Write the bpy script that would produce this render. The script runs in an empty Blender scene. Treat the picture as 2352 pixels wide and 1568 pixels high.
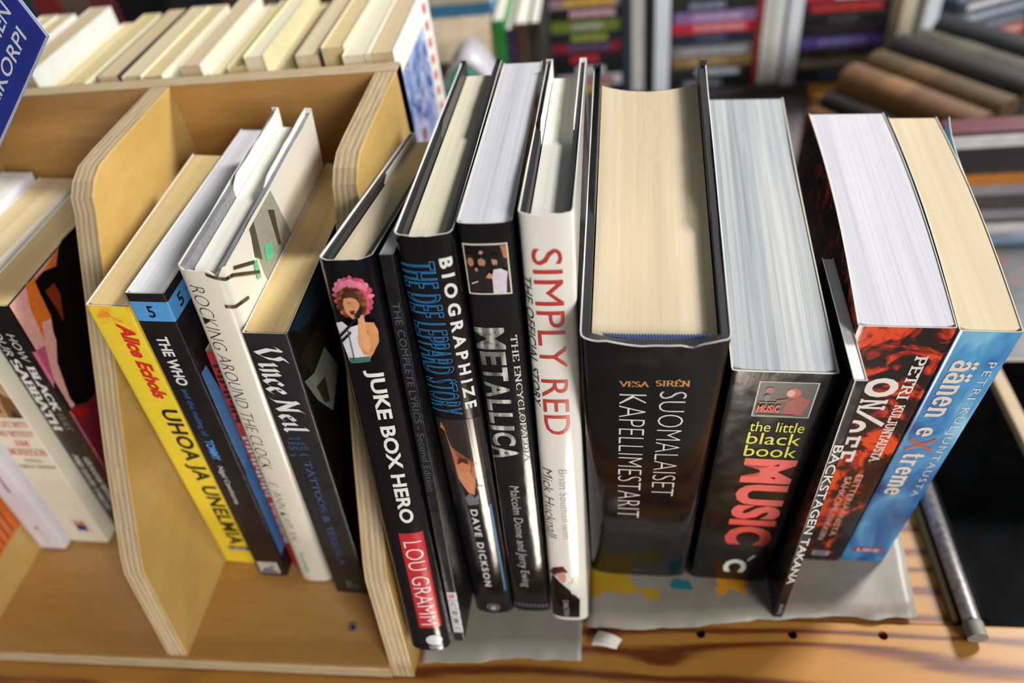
import bpy, bmesh, math, random
from math import sin, cos, pi, radians, sqrt, exp
from mathutils import Vector, Matrix, noise as mnoise

random.seed(7)
SC = bpy.context.scene
COL = SC.collection

# ---------------------------------------------------------------- camera
cam_d = bpy.data.cameras.new('camera')
cam = bpy.data.objects.new('camera', cam_d)
COL.objects.link(cam)
RIGHT = Vector((.9898, .0900, -.1102)); UP = Vector((.0181, .6888, .7247)); FWD = Vector((-.1411, .7193, -.6802))
cam.matrix_world = Matrix(((RIGHT.x, UP.x, -FWD.x, 0), (RIGHT.y, UP.y, -FWD.y, 0), (RIGHT.z, UP.z, -FWD.z, .4290), (0, 0, 0, 1)))
cam_d.sensor_fit = 'HORIZONTAL'; cam_d.sensor_width = 22.3
cam_d.lens = 1785 / 2352 * 22.3
cam_d.clip_start = .01; cam_d.clip_end = 60
cam_d.dof.use_dof = True; cam_d.dof.focus_distance = .335; cam_d.dof.aperture_fstop = 2.9
SC.camera = cam

# ---------------------------------------------------------------- world, lights, exposure
W = bpy.data.worlds.new('world'); SC.world = W; W.use_nodes = True
wn = W.node_tree.nodes; wl = W.node_tree.links
bg = wn['Background']; bg.inputs['Color'].default_value = (.86, .93, 1.0, 1); bg.inputs['Strength'].default_value = .13

def area(name, loc, target, sx, sy, power, color):
    d = bpy.data.lights.new(name, 'AREA'); d.shape = 'RECTANGLE'; d.size = sx; d.size_y = sy; d.energy = power; d.color = color
    o = bpy.data.objects.new(name, d); COL.objects.link(o); o.location = loc
    o.rotation_euler = (Vector(target) - Vector(loc)).to_track_quat('-Z', 'Y').to_euler()
    return o
area('side_window_light', (1.55, 1.50, 1.55), (0, .3, .15), .42, .42, 78, (1, .99, .985))
area('front_window_light', (1.7, -1.9, 1.25), (0, .3, .1), 1.1, 1.0, 78, (1, .985, .96))
sd = bpy.data.lights.new('added_floor_spot', 'SPOT'); sd.energy = 60000; sd.spot_size = radians(6.6); sd.spot_blend = .25; sd.shadow_soft_size = .02; sd.color = (1, .98, .95)  # added lamp: lights a floor patch, in place of sun, for the spine streaks
so = bpy.data.objects.new('added_floor_spot', sd); COL.objects.link(so); so.location = (.3, -2.5, 2.1)
so.rotation_euler = (Vector((.12, -.74, -.88)) - so.location).to_track_quat('-Z', 'Y').to_euler()

SC.view_settings.view_transform = 'Standard'; SC.view_settings.look = 'None'
SC.view_settings.exposure = 0.1; SC.view_settings.gamma = 1.0; SC.view_settings.use_curve_mapping = False

# ---------------------------------------------------------------- materials
def lin(h):
    h = h.lstrip('#'); out = []
    for i in (0, 2, 4):
        c = int(h[i:i+2], 16) / 255
        out.append(c / 12.92 if c <= .04045 else ((c + .055) / 1.055) ** 2.4)
    return (*out, 1.0)
MATS = {}
def nodes(name):
    m = bpy.data.materials.new(name); m.use_nodes = True
    nt = m.node_tree; b = nt.nodes['Principled BSDF']
    return m, nt, b
def N(nt, t, **kw):
    n = nt.nodes.new(t)
    for k, v in kw.items(): setattr(n, k, v)
    return n
def coords(nt, scale=(1, 1, 1), kind='Object'):
    tc = N(nt, 'ShaderNodeTexCoord'); mp = N(nt, 'ShaderNodeMapping'); mp.inputs['Scale'].default_value = scale
    nt.links.new(tc.outputs[kind], mp.inputs['Vector']); return mp.outputs['Vector']
def ramp(nt, fac, stops, interp='LINEAR'):
    r = N(nt, 'ShaderNodeValToRGB'); r.color_ramp.interpolation = interp
    e = r.color_ramp.elements
    while len(e) < len(stops): e.new(.5)
    for el, (p, c) in zip(e, stops): el.position = p; el.color = lin(c) if isinstance(c, str) else c
    nt.links.new(fac, r.inputs['Fac']); return r.outputs['Color']
def noise(nt, vec, scale, detail=3, rough=.5, dist=0):
    n = N(nt, 'ShaderNodeTexNoise'); n.inputs['Scale'].default_value = scale; n.inputs['Detail'].default_value = detail
    n.inputs['Roughness'].default_value = rough; n.inputs['Distortion'].default_value = dist
    nt.links.new(vec, n.inputs['Vector']); return n.outputs['Fac']
def bump(nt, b, height, strength=.2, dist=.0005):
    n = N(nt, 'ShaderNodeBump'); n.inputs['Strength'].default_value = strength; n.inputs['Distance'].default_value = dist
    nt.links.new(height, n.inputs['Height']); nt.links.new(n.outputs['Normal'], b.inputs['Normal'])
def scale_col(c, k): return tuple(min(1, x * k) for x in c[:3]) + (1,)

def plain(color, rough=.5, vary=.06, scale=90, metal=0, coat=0, bmp=.08, spec=.5):
    """procedural paint: the colour with fine mottling and a fine relief"""
    key = ('plain', color, rough, vary, scale, metal, coat, bmp, spec)
    if key in MATS: return MATS[key]
    m, nt, b = nodes('print_%s' % color.lstrip('#'))
    c = lin(color); f = noise(nt, coords(nt), scale, 3)
    nt.links.new(ramp(nt, f, [(.3, scale_col(c, 1 - vary)), (.7, scale_col(c, 1 + vary))]), b.inputs['Base Color'])
    b.inputs['Roughness'].default_value = rough; b.inputs['Metallic'].default_value = metal
    b.inputs['Coat Weight'].default_value = coat; b.inputs['Coat Roughness'].default_value = .06
    b.inputs['Specular IOR Level'].default_value = spec
    if bmp: bump(nt, b, noise(nt, coords(nt), scale * 6, 2), bmp, .0003)
    MATS[key] = m; return m

def paper_edges(c1, c2, c3, freq=900, contrast=.5, warp=0.0, sig=0.0):
    """page block: fine leaf lines that run along the block, plus a few signature lines"""
    key = ('pages', c1, c2, c3, freq, contrast, warp, sig)
    if key in MATS: return MATS[key]
    m, nt, b = nodes('page_edges')
    f1 = noise(nt, coords(nt, (freq, 4, 4)), 1.0, 4, .65, warp)
    f2 = noise(nt, coords(nt, (freq * .16, 3, 3)), 1.0, 3, .6, warp)
    mx = N(nt, 'ShaderNodeMath', operation='ADD'); mx.inputs[1].default_value = 0
    a = N(nt, 'ShaderNodeMath', operation='MULTIPLY'); a.inputs[1].default_value = contrast; nt.links.new(f1, a.inputs[0])
    a2 = N(nt, 'ShaderNodeMath', operation='MULTIPLY'); a2.inputs[1].default_value = 1 - contrast; nt.links.new(f2, a2.inputs[0])
    nt.links.new(a.outputs[0], mx.inputs[0]); nt.links.new(a2.outputs[0], mx.inputs[1])
    col = ramp(nt, mx.outputs[0], [(.33, c1), (.5, c2), (.66, c3)])
    nt.links.new(col, b.inputs['Base Color'])
    b.inputs['Roughness'].default_value = .85; b.inputs['Specular IOR Level'].default_value = .2
    bump(nt, b, f1, .35, .0004)
    MATS[key] = m; return m

def glossy_black(color='#0d0d0f', rough=.16, streak=0):
    key = ('gb', color, rough, streak)
    if key in MATS: return MATS[key]
    m, nt, b = nodes('laminated_cover')
    c = lin(color); f = noise(nt, coords(nt), 40, 4)
    nt.links.new(ramp(nt, f, [(.3, scale_col(c, .8)), (.75, scale_col(c, 1.5))]), b.inputs['Base Color'])
    r = ramp(nt, noise(nt, coords(nt), 130, 4), [(.35, (rough * .8,) * 3 + (1,)), (.8, (rough * 1.5,) * 3 + (1,))])
    nt.links.new(r, b.inputs['Roughness'])
    bump(nt, b, noise(nt, coords(nt, (1, 1, .35)), 260, 3), .10 + streak, .0004)
    MATS[key] = m; return m

def wood_face(dark='#b98a4e', mid='#c79b5e', light='#d4ab70', axis=(26, 26, 3), rough=.42):
    key = ('wood', dark, mid, light, axis, rough)
    if key in MATS: return MATS[key]
    m, nt, b = nodes('birch_veneer')
    f = noise(nt, coords(nt, axis), 1.0, 6, .6, .6)
    g = noise(nt, coords(nt, tuple(x * 14 for x in axis)), 1.0, 3, .6, .2)
    mx = N(nt, 'ShaderNodeMath', operation='MULTIPLY_ADD'); mx.inputs[1].default_value = .25
    nt.links.new(g, mx.inputs[0]); nt.links.new(f, mx.inputs[2])
    nt.links.new(ramp(nt, mx.outputs[0], [(.42, dark), (.62, mid), (.82, light)]), b.inputs['Base Color'])
    b.inputs['Roughness'].default_value = rough; b.inputs['Coat Weight'].default_value = .12; b.inputs['Coat Roughness'].default_value = .25
    bump(nt, b, g, .12, .0003)
    MATS[key] = m; return m
def ply_edge(axis='X', t=.012):
    """edge of a plywood panel: thin veneers seen end-on across the thickness axis"""
    key = ('ply', axis, t)
    if key in MATS: return MATS[key]
    m, nt, b = nodes('plywood_edge')
    tc = N(nt, 'ShaderNodeTexCoord'); sp = N(nt, 'ShaderNodeSeparateXYZ'); nt.links.new(tc.outputs['Object'], sp.inputs[0])
    nz = noise(nt, coords(nt, (18, 18, 18)), 1.0, 3, .6)
    ma = N(nt, 'ShaderNodeMath', operation='MULTIPLY'); ma.inputs[1].default_value = 2 * pi * 4 / t; nt.links.new(sp.outputs[axis], ma.inputs[0])
    mb = N(nt, 'ShaderNodeMath', operation='MULTIPLY_ADD'); mb.inputs[1].default_value = 1.6; nt.links.new(nz, mb.inputs[0]); nt.links.new(ma.outputs[0], mb.inputs[2])
    sn = N(nt, 'ShaderNodeMath', operation='SINE'); nt.links.new(mb.outputs[0], sn.inputs[0])
    fine = noise(nt, coords(nt, tuple(900 if a == axis else 60 for a in 'XYZ')), 1.0, 3)
    mc = N(nt, 'ShaderNodeMath', operation='MULTIPLY_ADD'); mc.inputs[1].default_value = .22; mc.inputs[2].default_value = .0; nt.links.new(sn.outputs[0], mc.inputs[0])
    md = N(nt, 'ShaderNodeMath', operation='ADD'); nt.links.new(mc.outputs[0], md.inputs[0]); nt.links.new(fine, md.inputs[1])
    nt.links.new(ramp(nt, md.outputs[0], [(.15, '#9a8868'), (.5, '#b8a27a'), (.85, '#ccb890')]), b.inputs['Base Color'])
    b.inputs['Roughness'].default_value = .75; bump(nt, b, md.outputs[0], .25, .0004)
    MATS[key] = m; return m

# ---------------------------------------------------------------- mesh helpers
def tag(o, label=None, cat=None, group=None, kind=None):
    if label: o['label'] = label
    if cat: o['category'] = cat
    if group: o['group'] = group
    if kind: o['kind'] = kind
    return o
def empty(name, loc=(0, 0, 0), rot=(0, 0, 0)):
    o = bpy.data.objects.new(name, None); COL.objects.link(o); o.location = loc; o.rotation_euler = rot
    o.empty_display_size = .02; return o
def mesh_obj(name, verts, faces, mats, parent=None, fmat=None, smooth=False):
    me = bpy.data.meshes.new(name); me.from_pydata([tuple(v) for v in verts], [], [tuple(f) for f in faces])
    for m in (mats if isinstance(mats, (list, tuple)) else [mats]): me.materials.append(m)
    if fmat: me.polygons.foreach_set('material_index', fmat)
    if smooth: me.polygons.foreach_set('use_smooth', [True] * len(me.polygons))
    me.update()
    o = bpy.data.objects.new(name, me); COL.objects.link(o)
    if parent: o.parent = parent
    return o
def bm_obj(name, bm, mats, parent=None, smooth=False):
    me = bpy.data.meshes.new(name); bm.to_mesh(me); bm.free()
    for m in (mats if isinstance(mats, (list, tuple)) else [mats]): me.materials.append(m)
    if smooth: me.polygons.foreach_set('use_smooth', [True] * len(me.polygons))
    o = bpy.data.objects.new(name, me); COL.objects.link(o)
    if parent: o.parent = parent
    return o
def box(lo, hi, bevel=0, seg=2):
    bm = bmesh.new(); bmesh.ops.create_cube(bm, size=1)
    lo, hi = Vector(lo), Vector(hi)
    for v in bm.verts: v.co = Vector([(lo[i] + hi[i]) / 2 + v.co[i] * (hi[i] - lo[i]) for i in range(3)])
    if bevel: bmesh.ops.bevel(bm, geom=list(bm.edges), offset=bevel, segments=seg, affect='EDGES', profile=.6)
    return bm
def tube(p0, p1, r, seg=20, r2=None):
    bm = bmesh.new(); p0, p1 = Vector(p0), Vector(p1); d = p1 - p0
    bmesh.ops.create_cone(bm, cap_ends=True, segments=seg, radius1=r, radius2=r if r2 is None else r2, depth=d.length)
    M = Matrix.Translation((p0 + p1) / 2) @ d.to_track_quat('Z', 'Y').to_matrix().to_4x4()
    bmesh.ops.transform(bm, matrix=M, verts=bm.verts); return bm

# ---------------------------------------------------------------- book shapes
class Book:
    """local axes: x across the spine (0..T), y into the shelf (0..D), z up the spine (0..H)"""
    def __init__(s, name, p, label, r=.0012, n=7, bow=0, cat='book', group=None):
        x, y, s.T, s.D, s.H, yw, ln, pt, z0 = p
        s.r, s.n, s.bow = r, n, bow
        a, b, c = radians(yw), radians(ln), radians(pt)
        lift = max(0, s.T * sin(b)) + max(0, s.D * sin(c)) * cos(b)
        s.root = empty(name)
        s.root.matrix_world = Matrix.Translation((x, y, z0 + lift)) @ Matrix.Rotation(a, 4, 'Z') @ Matrix.Rotation(b, 4, 'Y') @ Matrix.Rotation(-c, 4, 'X')
        tag(s.root, label, cat, group)
    def prof(s, x):
        w = min(1, abs(2 * x / s.T - 1)); return s.r * (1 - max(0, 1 - w ** s.n) ** (1 / s.n))
    def shift(s, y): return s.bow * sin(pi * min(1, max(0, y / s.D)) * .8)
    def surf(s, x, z, off):
        """point on the outside of the spine, wrapping on to the covers"""
        if x < 0: return Vector((-off, s.r - x, z))
        if x > s.T: return Vector((s.T + off, s.r + x - s.T, z))
        e = s.T * .004
        dy = (s.prof(min(s.T, x + e)) - s.prof(max(0, x - e))) / (min(s.T, x + e) - max(0, x - e))
        l = sqrt(1 + dy * dy)
        return Vector((x + off * dy / l, s.prof(x) - off / l, z))
    def path(s, off=0, ns=18, nb=8):
        """outer outline seen from above: left cover, spine, right cover; off > 0 is outward"""
        pts = []
        for i in range(nb):
            y = s.D + (s.r - s.D) * i / nb; pts.append((-off + s.shift(y), y))
        for i in range(ns + 1):
            x = s.T * (1 - cos(pi * i / ns)) / 2; q = s.surf(x, 0, off); pts.append((q.x + s.shift(q.y), q.y))
        for i in range(nb):
            y = s.r + (s.D - s.r) * (i + 1) / nb; pts.append((s.T + off + s.shift(y), y))
        return pts
    def shell(s, name, mats, off, th, z0, z1, nz=1, ztop=None, rim=0, inner=0, parent=None, dent=None):
        """wrap of thickness th round left cover, spine and right cover"""
        po, pi_ = s.path(off), s.path(off - th)
        k = len(po); V = []; F = []; FM = []
        for ring, pts in ((0, po), (1, pi_)):
            for j in range(nz + 1):
                for i, (x, y) in enumerate(pts):
                    t = j / nz; zt = z1 + (ztop(i / (k - 1)) if ztop else 0); z = z0 + (zt - z0) * t
                    dx, dy = dent(i / (k - 1), t) if dent else (0, 0)
                    V.append((x + dx, y + dy, z))
        R = k * (nz + 1)
        for j in range(nz):
            for i in range(k - 1):
                a = j * k + i
                F.append((a, a + 1, a + k + 1, a + k)); FM.append(0)
                F.append((R + a, R + a + k, R + a + k + 1, R + a + 1)); FM.append(inner)
            for i, fl in ((0, 1), (k - 1, 0)):
                a = j * k + i; q = (a, a + k, R + a + k, R + a); F.append(q if fl else q[::-1]); FM.append(rim)
        for i in range(k - 1):
            a = nz * k + i; F.append((a, a + 1, R + a + 1, R + a)); FM.append(rim)
            a = i; F.append((a, R + a, R + a + 1, a + 1)); FM.append(rim)
        o = mesh_obj(name, V, F, mats, parent or s.root, FM)
        o.data.polygons.foreach_set('use_smooth', [True] * len(F))
        md = o.modifiers.new('edges', 'EDGE_SPLIT'); md.split_angle = radians(40)
        return o
    def pages(s, mat, in_x, y0, y1, z0, z1, hollow=.0, nx=10, ny=10, wave=0, round_front=0):
        V = []; F = []
        x0, x1 = in_x, s.T - in_x
        for zz in (z0, z1):
            for j in range(ny + 1):
                for i in range(nx + 1):
                    u = i / nx; w = 2 * u - 1
                    ya = y0 + round_front * (1 - max(0, 1 - abs(w) ** 4) ** .25); yb = y1 - hollow * (1 - w * w)
                    y = ya + (yb - ya) * j / ny
                    x = x0 + (x1 - x0) * u + s.shift(y) + wave * sin(5.5 * y / s.D + 1.0) * (.3 + .7 * u) * j / ny
                    V.append((x, y, zz))
        k = (nx + 1) * (ny + 1)
        for j in range(ny):
            for i in range(nx):
                a = j * (nx + 1) + i
                F.append((k + a, k + a + 1, k + a + nx + 2, k + a + nx + 1)); F.append((a, a + nx + 1, a + nx + 2, a + 1))
        for i in range(nx):
            F.append((i, i + 1, k + i + 1, k + i)); a = ny * (nx + 1) + i; F.append((a + 1, a, k + a, k + a + 1))
        for j in range(ny):
            a = j * (nx + 1); F.append((a + nx + 1, a, k + a, k + a + nx + 1)); a += nx; F.append((a, a + nx + 1, k + a + nx + 1, k + a))
        return mesh_obj('pages', V, F, mat, s.root)
    # ---- printing on the spine
    def on_spine(s, name, bm, mats, off=.00016, parent=None):
        """bm holds flat print in (x across, z up) as (x, z, layer); it is cut to follow the curve and laid on the spine"""
        lo = min(v.co.x for v in bm.verts); hi = max(v.co.x for v in bm.verts)
        fr = [k / 16 for k in range(17)] if s.n < 6 else [0, .006, .02, .04, .07, .11, .17, .26, .5, .74, .83, .89, .93, .96, .98, .994, 1]
        for c in fr:
            if lo < c * s.T < hi: bmesh.ops.bisect_plane(bm, geom=bm.verts[:] + bm.edges[:] + bm.faces[:], plane_co=(c * s.T, 0, 0), plane_no=(1, 0, 0))
        for v in bm.verts:
            q = s.surf(v.co.x, v.co.y, off + v.co.z * .00005); v.co = Vector((q.x + s.shift(q.y), q.y, q.z))
        return bm_obj(name, bm, mats, parent or s.root)
    def text(s, body, mat, z0, z1, x0, x1, mode='D', bold=0, shear=0, name='title_lettering', outline=0, font=None, gap=1.0, off=.00022, parent=None, track=1.0):
        """millimetres; D reads down the spine from z0 to z1 with letter feet at x0 and tops at x1, A reads across with feet at z0, tops at z1"""
        polys = glyphs(body, bold, shear, font, track)
        xs = [p[0] for t in polys for p in t]; ys = [p[1] for t in polys for p in t]
        ax, bx, ay, by = min(xs), max(xs), min(ys), max(ys)
        def mp(p):
            a = (p[0] - ax) / (bx - ax); b = (p[1] - ay) / (by - ay)
            if mode == 'D': return ((x0 + (x1 - x0) * b) / 1000, (z0 + (z1 - z0) * a) / 1000)
            return ((x0 + (x1 - x0) * a) / 1000, (z0 + (z1 - z0) * b) / 1000)
        bm = bmesh.new()
        if outline:
            polys = outlines(polys, mp, outline / 1000)
            for i, q in enumerate(polys): add_poly(bm, q, (i % 5) * .3)
        else:
            for i, t in enumerate(polys): add_poly(bm, [mp(p) for p in t], (i % 7) * .3 if font else 0)
        return s.on_spine(name, bm, mat, off, parent)
    def picture(s, name, shapes, gloss=.3, off=.00012, parent=None):
        """flat print: list of (colour, outline in mm), later ones on top"""
        bm = bmesh.new(); cols = []
        for L, (c, pts) in enumerate(shapes):
            if c not in cols: cols.append(c)
            f = add_poly(bm, [(x / 1000, z / 1000) for x, z in pts], L)
            for q in f: q.material_index = cols.index(c)
        return s.on_spine(name, bm, [plain(c, gloss, .1, 400, bmp=0) for c in cols], off, parent)

def add_poly(bm, pts, layer=0):
    vs = [bm.verts.new((p[0], p[1], layer)) for p in pts]
    try: f = bm.faces.new(vs)
    except ValueError: return []
    if len(pts) > 4: return bmesh.ops.triangulate(bm, faces=[f])['faces']
    return [f]
def ell(cx, cz, rx, rz, n=18, wob=0):
    return [(cx + rx * cos(2 * pi * i / n) * (1 + wob * sin(i * 2.4)), cz + rz * sin(2 * pi * i / n) * (1 + wob * cos(i * 1.9))) for i in range(n)]
def rect(x0, z0, x1, z1): return [(x0, z0), (x1, z0), (x1, z1), (x0, z1)]

_cache = {}
def glyphs(body, bold=0, shear=0, font=None, track=1.0):
    """list of 2D polygons of a line of lettering"""
    if font: return stroke_text(body, font, bold)
    key = (body, bold, shear, track)
    if key in _cache: return _cache[key]
    cu = bpy.data.curves.new('tmp', 'FONT'); cu.body = body; cu.dimensions = '2D'; cu.fill_mode = 'FRONT'; cu.resolution_u = 3
    cu.offset = bold; cu.shear = shear; cu.space_character = track
    o = bpy.data.objects.new('tmp', cu); COL.objects.link(o)
    dg = bpy.context.evaluated_depsgraph_get(); me = bpy.data.meshes.new_from_object(o.evaluated_get(dg))
    out = [[(me.vertices[i].co.x, me.vertices[i].co.y) for i in p.vertices] for p in me.polygons]
    bpy.data.objects.remove(o); bpy.data.curves.remove(cu); bpy.data.meshes.remove(me)
    _cache[key] = out; return out
def outlines(polys, mp, w):
    """thin ribbons along the free edges of the glyph polygons"""
    cnt = {}
    rk = lambda p: (round(p[0], 4), round(p[1], 4))
    for t in polys:
        for i in range(len(t)):
            a, b = rk(t[i]), rk(t[(i + 1) % len(t)])
            if a == b: continue
            k = (a, b) if a < b else (b, a); cnt[k] = cnt.get(k, 0) + 1
    out = []
    for (a, b), c in cnt.items():
        if c != 1: continue
        p, q = Vector(mp(a)), Vector(mp(b)); d = q - p
        if d.length < 1e-6: continue
        d.normalize(); n = Vector((-d.y, d.x)) * w / 2; d *= w / 2
        out.append([p - d + n, p - d - n, q + d - n, q + d + n])
    return out

# ---- letters drawn as strokes (for the serifed and the pen-drawn titles)
def arc(cx, cy, rx, ry, a0, a1, n=9):
    return [(cx + rx * cos(radians(a0 + (a1 - a0) * i / n)), cy + ry * sin(radians(a0 + (a1 - a0) * i / n))) for i in range(n + 1)]
STROKES = {
 'A': (.8, [[(0, 0), (.4, 1)], [(.4, 1), (.8, 0)], [(.15, .36), (.65, .36)]]),
 'B': (.7, [[(.12, 0), (.12, 1)], [(.12, 1)] + arc(.38, .76, .24, .24, 90, -90) + [(.12, .52)], [(.12, .52)] + arc(.4, .26, .28, .26, 90, -90) + [(.12, 0)]]),
 'C': (.75, [arc(.42, .5, .36, .5, 45, 315, 16)]),
 'D': (.78, [[(.12, 0), (.12, 1)], [(.12, 1)] + arc(.34, .5, .36, .5, 90, -90, 14) + [(.12, 0)]]),
 'E': (.66, [[(.12, 0), (.12, 1)], [(.12, 1), (.62, 1), (.62, .86)], [(.12, .52), (.48, .52)], [(.12, 0), (.64, 0), (.64, .16)]]),
 'F': (.62, [[(.12, 0), (.12, 1)], [(.12, 1), (.6, 1), (.6, .84)], [(.12, .52), (.46, .52)]]),
 'G': (.8, [arc(.42, .5, .36, .5, 45, 340, 16), [(.76, .02), (.76, .45)], [(.55, .45), (.82, .45)]]),
 'H': (.82, [[(.12, 0), (.12, 1)], [(.7, 0), (.7, 1)], [(.12, .52), (.7, .52)]]),
 'I': (.3, [[(.15, 0), (.15, 1)]]),
 'J': (.5, [[(.36, 1), (.36, .2)] + arc(.2, .2, .16, .2, 0, -150, 8)]),
 'K': (.78, [[(.12, 0), (.12, 1)], [(.12, .42), (.64, 1)], [(.3, .6), (.72, 0)]]),
 'L': (.62, [[(.12, 0), (.12, 1)], [(.12, 0), (.6, 0), (.6, .2)]]),
 'M': (.95, [[(.12, 0), (.12, 1)], [(.12, 1), (.47, .15)], [(.47, .15), (.82, 1)], [(.82, 1), (.82, 0)]]),
 'N': (.84, [[(.12, 0), (.12, 1)], [(.12, 1), (.7, 0)], [(.7, 0), (.7, 1)]]),
 'O': (.85, [arc(.42, .5, .37, .5, 0, 360, 22)]),
 'P': (.66, [[(.12, 0), (.12, 1)], [(.12, 1)] + arc(.38, .74, .24, .26, 90, -90) + [(.12, .48)]]),
 'Q': (.85, [arc(.42, .5, .37, .5, 0, 360, 22), [(.5, .2), (.8, -.12)]]),
 'R': (.76, [[(.12, 0), (.12, 1)], [(.12, 1)] + arc(.38, .75, .24, .25, 90, -90) + [(.12, .5)], [(.38, .5), (.72, 0)]]),
 'S': (.64, [arc(.33, .75, .25, .25, 40, 270, 10) + arc(.33, .25, .27, .25, 90, -140, 10)]),
 'T': (.72, [[(.36, 0), (.36, 1)], [(.04, .84), (.04, 1), (.68, 1), (.68, .84)]]),
 'U': (.82, [[(.12, 1), (.12, .3)] + arc(.41, .3, .29, .3, 180, 360, 10) + [(.7, 1)]]),
 'V': (.8, [[(0, 1), (.4, 0)], [(.4, 0), (.8, 1)]]),
 'W': (1.1, [[(0, 1), (.28, 0)], [(.28, 0), (.55, 1)], [(.55, 1), (.82, 0)], [(.82, 0), (1.1, 1)]]),
 'X': (.78, [[(.04, 1), (.74, 0)], [(.04, 0), (.74, 1)]]),
 'Y': (.76, [[(.02, 1), (.38, .48)], [(.38, .48), (.74, 1)], [(.38, .48), (.38, 0)]]),
 'Z': (.7, [[(.06, .86), (.06, 1), (.64, 1)], [(.64, 1), (.06, 0)], [(.06, 0), (.66, 0), (.66, .16)]]),
 '&': (.8, [arc(.36, .78, .18, .2, -60, 240, 12) + [(.74, 0)], arc(.34, .27, .27, .27, 100, 360, 12)]),
 '.': (.2, [[(.08, 0), (.12, .06)]]),
 'a': (.56, [arc(.26, .4, .2, .22, 150, 0, 6) + [(.46, 0)], arc(.24, .17, .2, .17, 60, 320, 10)]),
 'n': (.6, [[(.1, 0), (.1, .62)], [(.1, .4)] + arc(.29, .42, .19, .2, 170, 0, 7) + [(.48, 0)]]),
 'm': (.9, [[(.1, 0), (.1, .62)], [(.1, .4)] + arc(.28, .42, .17, .2, 170, 0, 7) + [(.45, 0)], [(.45, .4)] + arc(.62, .42, .17, .2, 170, 0, 7) + [(.79, 0)]]),
 'e': (.54, [[(.06, .34), (.46, .36)] + arc(.26, .32, .21, .31, 10, 315, 14)]),
 't': (.4, [[(.16, .85), (.16, .15)] + arc(.26, .14, .1, .14, 180, 300, 5), [(.02, .6), (.36, .6)]]),
 'r': (.44, [[(.1, 0), (.1, .62)], [(.1, .36)] + arc(.28, .4, .18, .22, 170, 60, 6)]),
 'i': (.26, [[(.12, 0), (.12, .62)], [(.1, .84), (.16, .9)]]),
 'c': (.5, [arc(.26, .31, .2, .31, 45, 315, 12)]),
 'l': (.26, [[(.12, 0), (.12, 1)]]),
}
STROKES['ä'] = (.56, STROKES['a'][1] + [[(.1, .8), (.14, .86)], [(.34, .8), (.38, .86)]])
STROKES['É'] = (.66, STROKES['E'][1] + [[(.3, 1.12), (.5, 1.3)]])
PEN = {
 'V': (.85, [[(0, .8), (.12, .95), (.2, .9), (.12, .55), (.34, .05)], [(.34, .05), (.62, .35), (.72, .7), (.6, .95), (.86, 1.05)]]),
 'N': (.95, [[(-.05, -.12), (.14, .0), (.2, .5), (.22, 1.0)], [(.16, 1.0), (.7, .05)], [(.72, .0), (.7, .6), (.74, 1.0), (.92, 1.12)]]),
 'i': (.3, [[(.02, .55), (.14, .62), (.14, .08), (.26, .05)], [(.12, .85), (.2, .92)]]),
 'n': (.58, [[(0, .55), (.12, .62), (.12, .0)], [(.12, .45), (.36, .64), (.42, .5), (.42, .08), (.54, .05)]]),
 'c': (.46, [[(.42, .5), (.3, .62), (.1, .48), (.08, .2), (.24, .0), (.44, .14)]]),
 'e': (.5, [[(.1, .3), (.42, .45), (.34, .62), (.12, .5), (.08, .22), (.24, .0), (.46, .14)]]),
 'l': (.3, [[(.02, .98), (.14, 1.05), (.14, .1), (.28, .03)]]),
}
def stroke_text(body, font, bold):
    """font: ('serif', thick, thin, serif length) or ('pen', width)"""
    out = []; x = 0
    for ch in body:
        if ch == ' ': x += .42; continue
        if font[0] == 'pen':
            w, strokes = PEN[ch]; pv = Vector((cos(radians(40)), sin(radians(40)))) * font[1] / 2
            for st in strokes:
                for p, q in zip(st, st[1:]):
                    p = Vector((x + p[0], p[1])); q = Vector((x + q[0], q[1])); out.append([p + pv, p - pv, q - pv, q + pv])
            x += w + .06; continue
        w, strokes = STROKES[ch]; _, tk, tn, sl = font
        for st in strokes:
            P = [Vector((x + a, b)) for a, b in st]
            for p, q in zip(P, P[1:]):
                d = q - p
                if d.length < 1e-5: continue
                ww = tn + (tk - tn) * abs(d.y) / d.length; d.normalize(); n = Vector((-d.y, d.x)) * ww / 2; e = d * ww * .35
                out.append([p - e + n, p - e - n, q + e - n, q + e + n])
            for p, q in ((P[0], P[1]), (P[-1], P[-2])):
                top = 1.0 if ch.isupper() or ch in 'l' else .62
                if (abs(p.y) < .01 or abs(p.y - top) < .01) and abs((q - p).y) > .3 * (q - p).length and ch not in 'CGOQS&.':
                    t = tn * .9; out.append([p + Vector((-sl, -t / 2)), p + Vector((sl, -t / 2)), p + Vector((sl, t / 2)), p + Vector((-sl, t / 2))])
        x += w + .12
    return [[(p[0], p[1]) for p in t] for t in out]
SERIF = ('serif', .17, .07, .15); SLAB = ('serif', .19, .14, .19); SERIFB = ('serif', .24, .10, .2); FINE = ('serif', .10, .05, .10)

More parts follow.
